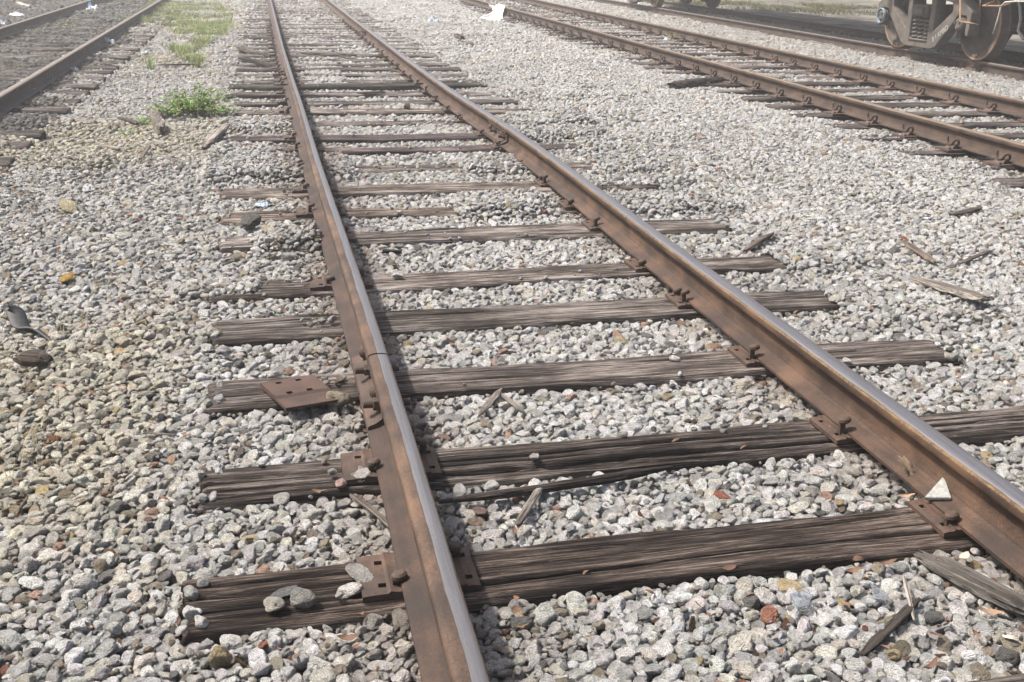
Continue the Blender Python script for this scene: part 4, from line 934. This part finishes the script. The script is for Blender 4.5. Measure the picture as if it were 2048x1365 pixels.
for i in range(70):
    y = rng.uniform(1.8, 7.5); x = rng.uniform(-.22 * y - .3, .72 * y) if i % 3 else float(rx(random.choice('LR'), y)) + rng.uniform(.09, .3) * random.choice((-1, 1))
    if any(abs(y - cy) < W / 2 and abs(x - cx) < L / 2 for cx, cy, _, L, W, _ in TIES): continue
    L_ = rng.uniform(.016, .036); o = obj('fallen_leaf', LM[(random.randrange(4), random.choice((0, 1, 1, 2)))], None, None, (x, y, gh(x, y) + .014), (rng.normal(0, .5), rng.normal(0, .5), rng.uniform(0, 6)))
    o.scale = (L_,) * 3; tag(o, 'small dry brown or orange leaf lying among the ballast stones', 'leaf', 'small dry leaves among the stones')
# oak leaf against the right rail
oakpx = [(0, -.5), (.06, -.3), (.22, -.34), (.16, -.16), (.36, -.12), (.24, .04), (.40, .16), (.20, .22), (.22, .40), (.06, .34), (0, .5), (-.08, .34), (-.24, .38), (-.18, .20), (-.38, .12), (-.22, .02), (-.34, -.14), (-.14, -.16), (-.2, -.34), (-.05, -.3)]
bm = bmesh.new(); cvt = bm.verts.new((0, 0, .0)); vs = [bm.verts.new((a, b_, .16 * (a * a * 3) + .08 * math.sin(b_ * 7))) for a, b_ in oakpx]
for i in range(len(vs)): bm.faces.new((cvt, vs[i], vs[(i + 1) % len(vs)]))
bmesh.ops.subdivide_edges(bm, edges=list(bm.edges), cuts=2, use_grid_fill=True)
for v_ in bm.verts: v_.co.z += .05 * mnoise.noise(v_.co * 5)
oak = bm_mesh('oak_leaf', bm, True); x, y = at(1840, 965, -.0)
o = obj('oak_leaf', oak, plain('oak_leaf_brown', (.17, .12, .08), .7, 0, .4, 50), None, (x - .045, y - .01, .045), (.75, -.35, .25)); o.scale = (.055, .115, .09)
tag(o, 'lobed brown oak leaf standing against the base of the right rail', 'leaf')
o = obj('oak_leaf', oak.copy(), None, None, (x + .0, y - .07, .012), (.2, .15, 1.4)); o.scale = (.05, .05, .05); tag(o, 'smaller curled oak leaf below the lobed one, beside the white shard', 'leaf')

# weeds and grass
def leafm(name, c1, c2, tr=.25):
    m, t, b = mat(name); n = tex(t, 9, None, 2); oi = nd(t, 'ShaderNodeNewGeometry').outputs['Random Per Island']
    c = ramp(t, oi, [(0, c1), (.6, c2), (1, tuple(q * 1.25 for q in c2))]); setc(t, b, c, .6, 0, .3)
    tl = nd(t, 'ShaderNodeBsdfTranslucent', {'Color': c}); mx = nd(t, 'ShaderNodeMixShader', {0: tr}); t.links.new(b.outputs[0], mx.inputs[1]); t.links.new(tl.outputs[0], mx.inputs[2])
    o_ = [n_ for n_ in t.nodes if n_.type == 'OUTPUT_MATERIAL'][0]; t.links.new(mx.outputs[0], o_.inputs[0]); return m
GREEN = leafm('weed_leaf', (.08, .14, .035), (.19, .28, .075)); GRS = leafm('grass_blade', (.10, .125, .045), (.22, .25, .09)); DRY = leafm('dry_grass', (.28, .23, .12), (.40, .34, .20)); STEM = plain('weed_stem', (.13, .15, .06), .8)
def weed(cx, cy, rad, hgt, nst, label, seed, m=GREEN, ls=.022):
    r = np.random.default_rng(seed); root = empty('weed', (cx, cy, gh(cx, cy))); tag(root, label, 'weed'); v = []; f = []; bm = bmesh.new()
    for s in range(nst):
        a = r.uniform(0, 6.28); q = rad * math.sqrt(r.random()) * (1 + .35 * math.sin(a * 3 + seed)); bx_, by_ = q * math.cos(a) * 1.25, q * math.sin(a) * 1.4; lean = Vector((math.cos(a), math.sin(a), 0)) * .5 * q / rad
        h_ = hgt * r.uniform(.35, 1.0) * (1.1 - .6 * q / rad); pts_ = [Vector((bx_, by_, 0)) * .55 + (Vector((bx_, by_, 0)) * .45 + lean * h_ * .4) * k + Vector((0, 0, h_ * k)) for k in (0, .5, 1)]
        tube(bm, pts_, .0022, 4, .0012)
        for l in range(r.integers(7, 15)):
            k = r.uniform(.15, 1.0); p = pts_[0].lerp(pts_[2], k); th = r.uniform(0, 6.28); ln = ls * r.uniform(.6, 1.4); el = r.uniform(-.3, .7)
            d = Vector((math.cos(th) * math.cos(el), math.sin(th) * math.cos(el), math.sin(el))); sd = Vector((-math.sin(th), math.cos(th), r.uniform(-.4, .4))) * ln * .32
            i0 = len(v); v += [p, p + d * ln * .5 + sd, p + d * ln, p + d * ln * .5 - sd]; f.append((i0, i0 + 1, i0 + 2, i0 + 3))
    obj('stems', bm_mesh('stems', bm), STEM, root); obj('leaves', mesh_np('leaves', v, f, False), m, root); return root
x, y = at(385, 222, 0); weed(x, y, .25, .27, 150, 'bright green bushy weed clump on the gravel left of the main track', 3, ls=.036)
x, y = at(425, 196, 0); weed(x, y, .18, .15, 26, 'thin sprigs of weed just right of the bright clump', 4, ls=.022)
x, y = at(296, 242, 0); weed(x, y, .12, .10, 16, 'small low weed left of the grey stump fragment', 5, ls=.026)
x, y = at(262, 262, 0); weed(x, y, .10, .06, 7, 'sparse tiny weed on the gravel, left of the stump', 6, ls=.02)
x, y = at(142, 60, 0); weed(x, y, .16, .16, 18, 'small yellow-green weed between the siding rails', 7, GRS, .03)
x, y = at(430, 62, 0); weed(x, y, .35, .15, 50, 'leafy weed with pale flowers at the right end of the grass patch', 8, ls=.035)
def blades(cx, cy, n, rad, h0, h1, wd, r, z0=None, spread_=.8):
    v = []; f = []
    for k in range(n):
        a = r.uniform(0, 6.28); q = rad * math.sqrt(r.random()); x, y = cx + q * math.cos(a), cy + q * math.sin(a); h_ = r.uniform(h0, h1); th = r.uniform(0, 6.28); ln = h_ * spread_ * r.uniform(.2, 1.3)
        z = z0 if z0 is not None else 0; c, s = math.cos(th), math.sin(th); i0 = len(v)
        v += [(x - s * wd / 2, y + c * wd / 2, z), (x + s * wd / 2, y - c * wd / 2, z), (x + c * ln * .35 + s * wd * .4, y + s * ln * .35 - c * wd * .4, z + h_ * .6), (x + c * ln * .35 - s * wd * .4, y + s * ln * .35 + c * wd * .4, z + h_ * .6), (x + c * ln, y + s * ln, z + h_)]
        f += [(i0, i0 + 1, i0 + 2, i0 + 3), (i0 + 3, i0 + 2, i0 + 4)]
    return v, f
def tuft(px, n, rad, h0, h1, label, m=GRS, wd=.007, seed=1, name='grass_tuft'):
    x, y = at(*px, 0); r = np.random.default_rng(seed); v, f = blades(0, 0, n, rad, h0, h1, wd, r); return tag(obj(name, mesh_np(name, v, f, False), m, None, (x, y, gh(x, y) - .01)), label, 'grass tuft')
tuft((301, 134), 30, .035, .12, .24, 'upright single tuft of green grass on the left gravel', GREEN, seed=1)
tuft((395, 130), 40, .06, .10, .22, 'pale green grass tuft at the lower tip of the grass patch', GRS, seed=2)
tuft((1340, 82), 26, .05, .12, .26, 'thin dry grass tuft growing between the clipped rails', DRY, .006, 3)
tuft((385, 225), 16, .25, .12, .30, 'dry pale stalks standing among the bright green weed clump', DRY, .0035, 12)
tuft((430, 150), 26, .15, .06, .16, 'thin dry tuft on the gravel between weed clump and grass patch', DRY, .004, 13)
tuft((252, 45), 60, .14, .08, .18, 'yellow-green grass tuft growing against the siding rail', GRS, seed=4)
tuft((100, 850), 16, .12, .03, .10, 'few wiry dry grass stalks on the bare dirt spot at left', DRY, .0022, 5)
tuft((62, 920), 14, .10, .05, .16, 'wiry dry stalks near the bottom left gravel', DRY, .0020, 6)
tuft((160, 640), 14, .10, .05, .14, 'dry stalks beside the black rubber strip', DRY, .0022, 7)
tuft((230, 555), 14, .08, .04, .10, 'short dark stalks on the gravel above the rubber strip', DRY, .0022, 8)
tuft((90, 165), 12, .12, .10, .2, 'bent dry stalks against the near siding rail', DRY, .004, 9)
r = np.random.default_rng(5); V_ = []; F_ = []
def addb(v, f):
    n0 = len(V_); V_.extend(v); F_.extend([tuple(i + n0 for i in q) for q in f])
poly = [(262, 48), (285, 52), (320, 42), (345, 60), (335, 92), (370, 118), (402, 132), (408, 92), (452, 70), (465, 30), (440, 8), (300, 6)]
def inpoly(x, y):
    c = False
    for i in range(len(poly)):
        (x1, y1), (x2, y2) = poly[i - 1], poly[i]
        if (y1 > y) != (y2 > y) and x < (x2 - x1) * (y - y1) / (y2 - y1) + x1: c = not c
    return c
cnt = 0
for _ in range(9000):
    a, b_ = r.uniform(255, 470), 4 + (132 - 4) * r.random() ** 1.4
    if not inpoly(a, b_): continue
    x, y = at(a, b_, 0)
    if float(vn(x * 2.2, y * 1.6, 70)) < -.25 + .5 * r.random() - .15 * (b_ < 50): continue
    v, f = blades(x, y, 5, .06, .04, .13, .010, r, gh(x, y) - .02); addb(v, f)
for _ in range(700):
    y = r.uniform(12, 34); x = float(rx(random.choice(('LN', 'LF')), y)) + r.normal(0, .22)
    if float(vn(x * 3, y * 1.2, 71)) < .15: continue
    v, f = blades(x, y, 4, .05, .03, .10, .008, r, gh(x, y) - .02); addb(v, f)
g = obj('grass', mesh_np('grass', V_, F_, False), GRS); tag(g, kind='stuff')
V_ = []; F_ = []
a0, a1 = at(1430, 10, 0), at(1775, 22, 0)
for _ in range(5200):
    s = r.uniform(-.15, 1.05); x = a0[0] + (a1[0] - a0[0]) * s; y = a0[1] + (a1[1] - a0[1]) * s + r.normal(0, 1.6) ; x += r.normal(0, .5)
    if float(vn(x * .9, y * .5, 72)) < -.3 + .55 * r.random(): continue
    v, f = blades(x, y, 4, .10, .03, .10, .016, r, -.005); addb(v, f)
g = obj('grass', mesh_np('grass_strip', V_, F_, False), leafm('dry_verge', (.075, .075, .035), (.14, .135, .065))); tag(g, kind='stuff')

# ------------------------------------------------------------------ freight car
CARM = plain('car_body_brown', (.10, .075, .06), .75, 0, .3, 3); TRK = rust_mat('truck_casting', (.05, .044, .038), (.085, .074, .064), (.125, .105, .085), .85)
WHL = rust_mat('wheel_plate', (.035, .029, .025), (.06, .048, .041), (.095, .072, .056), .8); RIM = rust_mat('wheel_rim_rust', (.12, .07, .035), (.18, .105, .055), (.24, .15, .08), .7)
YW1, YW2 = at(1796, 96, .165)[1], at(1962, 122, .165)[1]; yt = (YW1 + YW2) / 2; hb = (YW1 - YW2) / 2
YF = at(1330, 12, .165)[1]; HW = .752; X0 = float(rx('TN', yt)); X1 = float(rx('TN', YF)); cyaw = -math.atan2(X1 - X0, YF - yt)
car = empty('freight_car', (X0 + HW, yt, .165), cyaw); tag(car, 'dark freight car on the right track, only its wheels, springs and step showing', 'freight car')
CI = (Matrix.Translation(car.location) @ Matrix.Rotation(cyaw, 4, 'Z')).inverted()
def wheelset():
    bm = bmesh.new(); half = [(-.85, 0), (-.85, .10), (-.845, .125), (-.80, .14), (-.765, .19), (-.755, .35), (-.79, .385), (-.806, .39), (-.806, .43)]
    half2 = [(-.796, .4585), (-.700, .460), (-.690, .470), (-.686, .484), (-.678, .487), (-.670, .480), (-.668, .40), (-.72, .36), (-.725, .19), (-.68, .14), (-.66, .11), (-.66, .085), (-.2, .078), (0, .078)]
    for s in (1, -1):
        lathe(bm, [(s * a, b_) for a, b_ in half], 64); lathe(bm, [(s * a, b_) for a, b_ in half2], 64); lathe(bm, [(s * a, b_) for a, b_ in [(-.85, .07), (-1.02, .07), (-1.02, 0)]], 24)
    me = bm_mesh('wheelset', bm, True); bm = bmesh.new()
    for s in (1, -1): lathe(bm, [(s * a, b_) for a, b_ in [(-.806, .43), (-.812, .436), (-.812, .452), (-.806, .4575), (-.796, .4585)]], 64)
    return me, bm_mesh('wheel_rim', bm, True)
WS, WR = wheelset(); WS.materials.append(WHL); WR.materials.append(RIM)
def curve_plate(name, outer, holes, th, m, bev=.008):
    cu = bpy.data.curves.new(name, 'CURVE'); cu.dimensions = '2D'; cu.fill_mode = 'BOTH'; cu.extrude = th / 2 - bev; cu.bevel_depth = bev; cu.bevel_resolution = 1
    for P in [outer] + holes:
        s = cu.splines.new('POLY'); s.points.add(len(P) - 1); s.use_cyclic_u = True
        for q, p in zip(s.points, P): q.co = (p[0], p[1], 0, 1)
    ob = bpy.data.objects.new(name, cu); C.objects.link(ob); dg = bpy.context.evaluated_depsgraph_get(); me = bpy.data.meshes.new_from_object(ob.evaluated_get(dg)); bpy.data.objects.remove(ob)
    me.transform(Matrix(((0, 0, 1, 0), (1, 0, 0, 0), (0, 1, 0, 0), (0, 0, 0, 1)))); me.materials.clear(); me.materials.append(m); return me
def rnd(P, r=.03, n=3):
    out = []
    for i in range(len(P)):
        a, b_, c_ = Vector(P[i - 1]), Vector(P[i]), Vector(P[(i + 1) % len(P)]); u = (a - b_); w_ = (c_ - b_); rr = min(r, u.length * .4, w_.length * .4); p0 = b_ + u.normalized() * rr; p1 = b_ + w_.normalized() * rr
        for k in range(n + 1): s = k / n; out.append(tuple(p0 * (1 - s) ** 2 + b_ * 2 * s * (1 - s) + p1 * s * s))
    return out
B_ = hb
out_ = [(-B_ - .17, .33), (-B_ - .19, .62), (-B_ + .10, .80), (-.42, .92), (.42, .92), (B_ - .10, .80), (B_ + .19, .62), (B_ + .17, .33), (B_ + .12, .33), (B_ + .11, .58), (B_ - .11, .58), (B_ - .17, .50), (.44, .13), (.33, .10), (-.33, .10), (-.44, .13), (-B_ + .17, .50), (-B_ + .11, .58), (-B_ - .11, .58), (-B_ - .12, .33)]
hl = [rnd([(-.25, .19), (-.25, .74), (.25, .74), (.25, .19)], .04)] + [rnd([(s * .34, .30), (s * .34, .77), (s * (B_ - .25), .73), (s * (B_ - .22), .60)], .05) for s in (1, -1)]
SF = curve_plate('side_frame', rnd(out_, .03), hl, .15, TRK, .012)
def spring_mesh():
    bm = bmesh.new()
    for yy_ in (-.155, 0, .155):
        tube(bm, [(.062 * math.cos(t_), yy_ + .062 * math.sin(t_), .20 + .30 * t_ / (2 * math.pi * 5.5)) for t_ in np.linspace(0, 2 * math.pi * 5.5, 110)], .0165, 6)
        tube(bm, [(0, yy_, .19), (0, yy_, .5)], .035, 8)
    bx(bm, -.09, .09, -.24, .24, .18, .20); return bm_mesh('coil_springs', bm, True)
SPR = spring_mesh(); SPR.materials.append(TRK)
def bolster_mesh():
    bm = bmesh.new(); bx(bm, -1.10, 1.10, -.20, .20, .50, .66, .02); bx(bm, -1.14, -1.08, -.15, .15, .53, .63, .01); bx(bm, -.6, .6, -.17, .17, .40, .52, .02); return bm_mesh('bolster', bm)
BOL = bolster_mesh(); BOL.materials.append(TRK)
BLU = plain('pale_blue_paint', (.15, .21, .26), .6, 0, .25, 30)
def cap_mesh():
    bm = bmesh.new(); lathe(bm, [(-.03, 0), (-.03, .055), (-.018, .075), (.0, .085), (.05, .085)], 24)
    for k in range(3): 
        a = 2.1 * k + .4; bx(bm, -.045, -.02, .05 * math.cos(a) - .013, .05 * math.cos(a) + .013, .05 * math.sin(a) - .013, .05 * math.sin(a) + .013)
    me = bm_mesh('bearing_cap', bm); bm = bmesh.new(); lathe(bm, [(.0, .092), (-.030, .092), (-.036, .098), (-.036, .103), (-.028, .108), (.0, .109)], 32); return me, bm_mesh('seal_ring', bm, True)
CAP, RING = cap_mesh(); CAP.materials.append(TRK); RING.materials.append(BLU)
for ty in (0, YF - yt + .2):
    for s in (-1, 1):
        a = obj('wheelset', WS, None, car, (0, ty + s * hb, .4585)); obj('rim', WR, None, a)
    obj('bolster', BOL, None, car, (0, ty, 0))
    for s in (-1, 1):
        f_ = obj('side_frame', SF, None, car, (s * 1.0, ty, 0)); obj('coil_springs', SPR, None, f_, (0, 0, 0))
        for q in (-1, 1):
            for me in (CAP, RING) if (s < 0 and q > 0) else (CAP,):
                e_ = obj(me.name.split('.')[0], me, None, f_, (s * .10, q * hb, .4585))
                if s > 0: e_.scale = (-1, 1, 1)
        if s < 0:
            fc = bpy.data.curves.new('lettering', 'FONT'); fc.body = 'B I AMRD'; fc.size = .10; fc.extrude = .001; fc.space_character = .95
            ob = bpy.data.objects.new('lettering', fc); C.objects.link(ob); dg = bpy.context.evaluated_depsgraph_get(); lm = bpy.data.meshes.new_from_object(ob.evaluated_get(dg)); bpy.data.objects.remove(ob)
            # reads upward along the strut, on the outer face (-x side); +u runs along -y
            ang = math.atan2(.27, .47); ux = Vector((0, -math.cos(ang), math.sin(ang))); uy = Vector((0, math.sin(ang), math.cos(ang))); uz = Vector((-1, 0, 0))
            lm.transform(Matrix(((ux.x, uy.x, uz.x, -.079), (ux.y, uy.y, uz.y, -.40), (ux.z, uy.z, uz.z, .185), (0, 0, 0, 1)))); lm.materials.append(plain('stencil_white', (.28, .28, .27), .7)) if not lm.materials else None
            obj('lettering', lm, None, f_)
Ye = at(1925, 100, .165)[1]; y_end0 = -hb - 1.15; y_end1 = YF - yt + hb + 1.3
bm = bmesh.new(); bx(bm, -1.47, 1.47, y_end0 + .15, y_end1, 1.30, 3.6, .04)
for k in range(14): yy_ = y_end0 + .5 + k * (y_end1 - y_end0 - .9) / 13; bx(bm, -1.54, -1.465, yy_ - .05, yy_ + .05, 1.25, 3.5); bx(bm, 1.465, 1.54, yy_ - .05, yy_ + .05, 1.25, 3.5)
obj('body', bm_mesh('body', bm), CARM, car)
bm = bmesh.new(); bx(bm, -.32, .32, y_end0 - .1, y_end1 + .2, .84, 1.28, .01); bx(bm, -1.5, 1.5, -.25, .25, .98, 1.27, .01); bx(bm, -1.5, 1.5, YF - yt - .05, YF - yt + .45, .98, 1.27, .01); bx(bm, -1.5, 1.5, y_end0, y_end0 + .15, 1.05, 1.3, .01)
obj('underframe', bm_mesh('underframe', bm), WHL, car)
bm = bmesh.new(); bx(bm, -.13, .13, y_end0 - .75, y_end0 - .1, .80, 1.02, .03); bx(bm, -.2, .16, y_end0 - .95, y_end0 - .7, .76, 1.06, .04); obj('coupler', bm_mesh('coupler', bm), TRK, car)
def onX(px, py, Xw):
    d = R @ np.array([px - CX, CY - py, -F]); t_ = Xw / d[0]; return Vector((Xw, d[1] * t_, H + d[2] * t_))
def rod(name, P, rad, m):
    Q = [CI @ p for p in P]; bm = bmesh.new(); tube(bm, Q, rad, 8); return obj(name, bm_mesh(name, bm, True), m, car)
ORR = plain('orange_rust_rod', (.20, .125, .08), .75, 0, .25, 30); Xs = X0 + HW - 1.5
a, b_, c_, d_ = onX(1921, -26, Xs), onX(1920, 43, Xs), onX(1958, 50, Xs), onX(1962, -22, Xs)
for p, q in ((a, d_),): p.z = q.z = max(p.z, q.z)
rod('step', [a, b_, b_.lerp(c_, .5), c_, d_], .013, ORR)
a, b_ = onX(1966, 12, Xs + .1), onX(2004, 13, Xs + .1); rod('grab_bar', [a + Vector((.15, 0, .05)), a, b_, b_ + Vector((.15, 0, .05))], .012, ORR)
rod('uncoupling_lever', [onX(2090, 4, Xs + .1), onX(2030, 3, Xs + .1), onX(2010, 5, Xs + .1), onX(2002, 13, Xs + .1), onX(1995, 40, Xs + .1), onX(1986, 68, Xs + .1)], .009, plain('grey_rod', (.40, .38, .35), .7))
rod('air_hose', [onX(2034, -12, Xs + .7), onX(2040, 15, Xs + .7), onX(2041, 40, Xs + .7), onX(2036, 62, Xs + .7), onX(2046, 78, Xs + .7), onX(2075, 80, Xs + .7)], .018, plain('grey_hose', (.20, .20, .20), .7))
bm = bmesh.new(); bx(bm, -.60, .60, -hb + .47, -hb + .53, .30, .42); bx(bm, -.80, -.66, -hb + .43, -hb + .52, .25, .52); bx(bm, -.60, .60, hb - .53, hb - .47, .30, .42); bx(bm, -.80, -.66, hb - .52, hb - .43, .25, .52); obj('brake_beam', bm_mesh('brake_beam', bm), TRK, car)

# ------------------------------------------------------------------ haze
if HAZE > 0:
    me = bpy.data.meshes.new('haze'); bm = bmesh.new(); bx(bm, -2600, 2600, -2600, 2600, -2.2, 5.0); bmesh.ops.recalc_face_normals(bm, faces=bm.faces); bm.to_mesh(me); bm.free()
    hm = bpy.data.materials.new('haze'); hm.use_nodes = True; ht = hm.node_tree; ht.nodes.clear(); oo = ht.nodes.new('ShaderNodeOutputMaterial'); pv2 = ht.nodes.new('ShaderNodeVolumePrincipled')
    pv2.inputs['Color'].default_value = (.96, .95, .93, 1); pv2.inputs['Density'].default_value = HAZE; pv2.inputs['Anisotropy'].default_value = .3; ht.links.new(pv2.outputs[0], oo.inputs['Volume'])
    me.materials.append(hm); ho = bpy.data.objects.new('haze', me); C.objects.link(ho); tag(ho, kind='stuff')
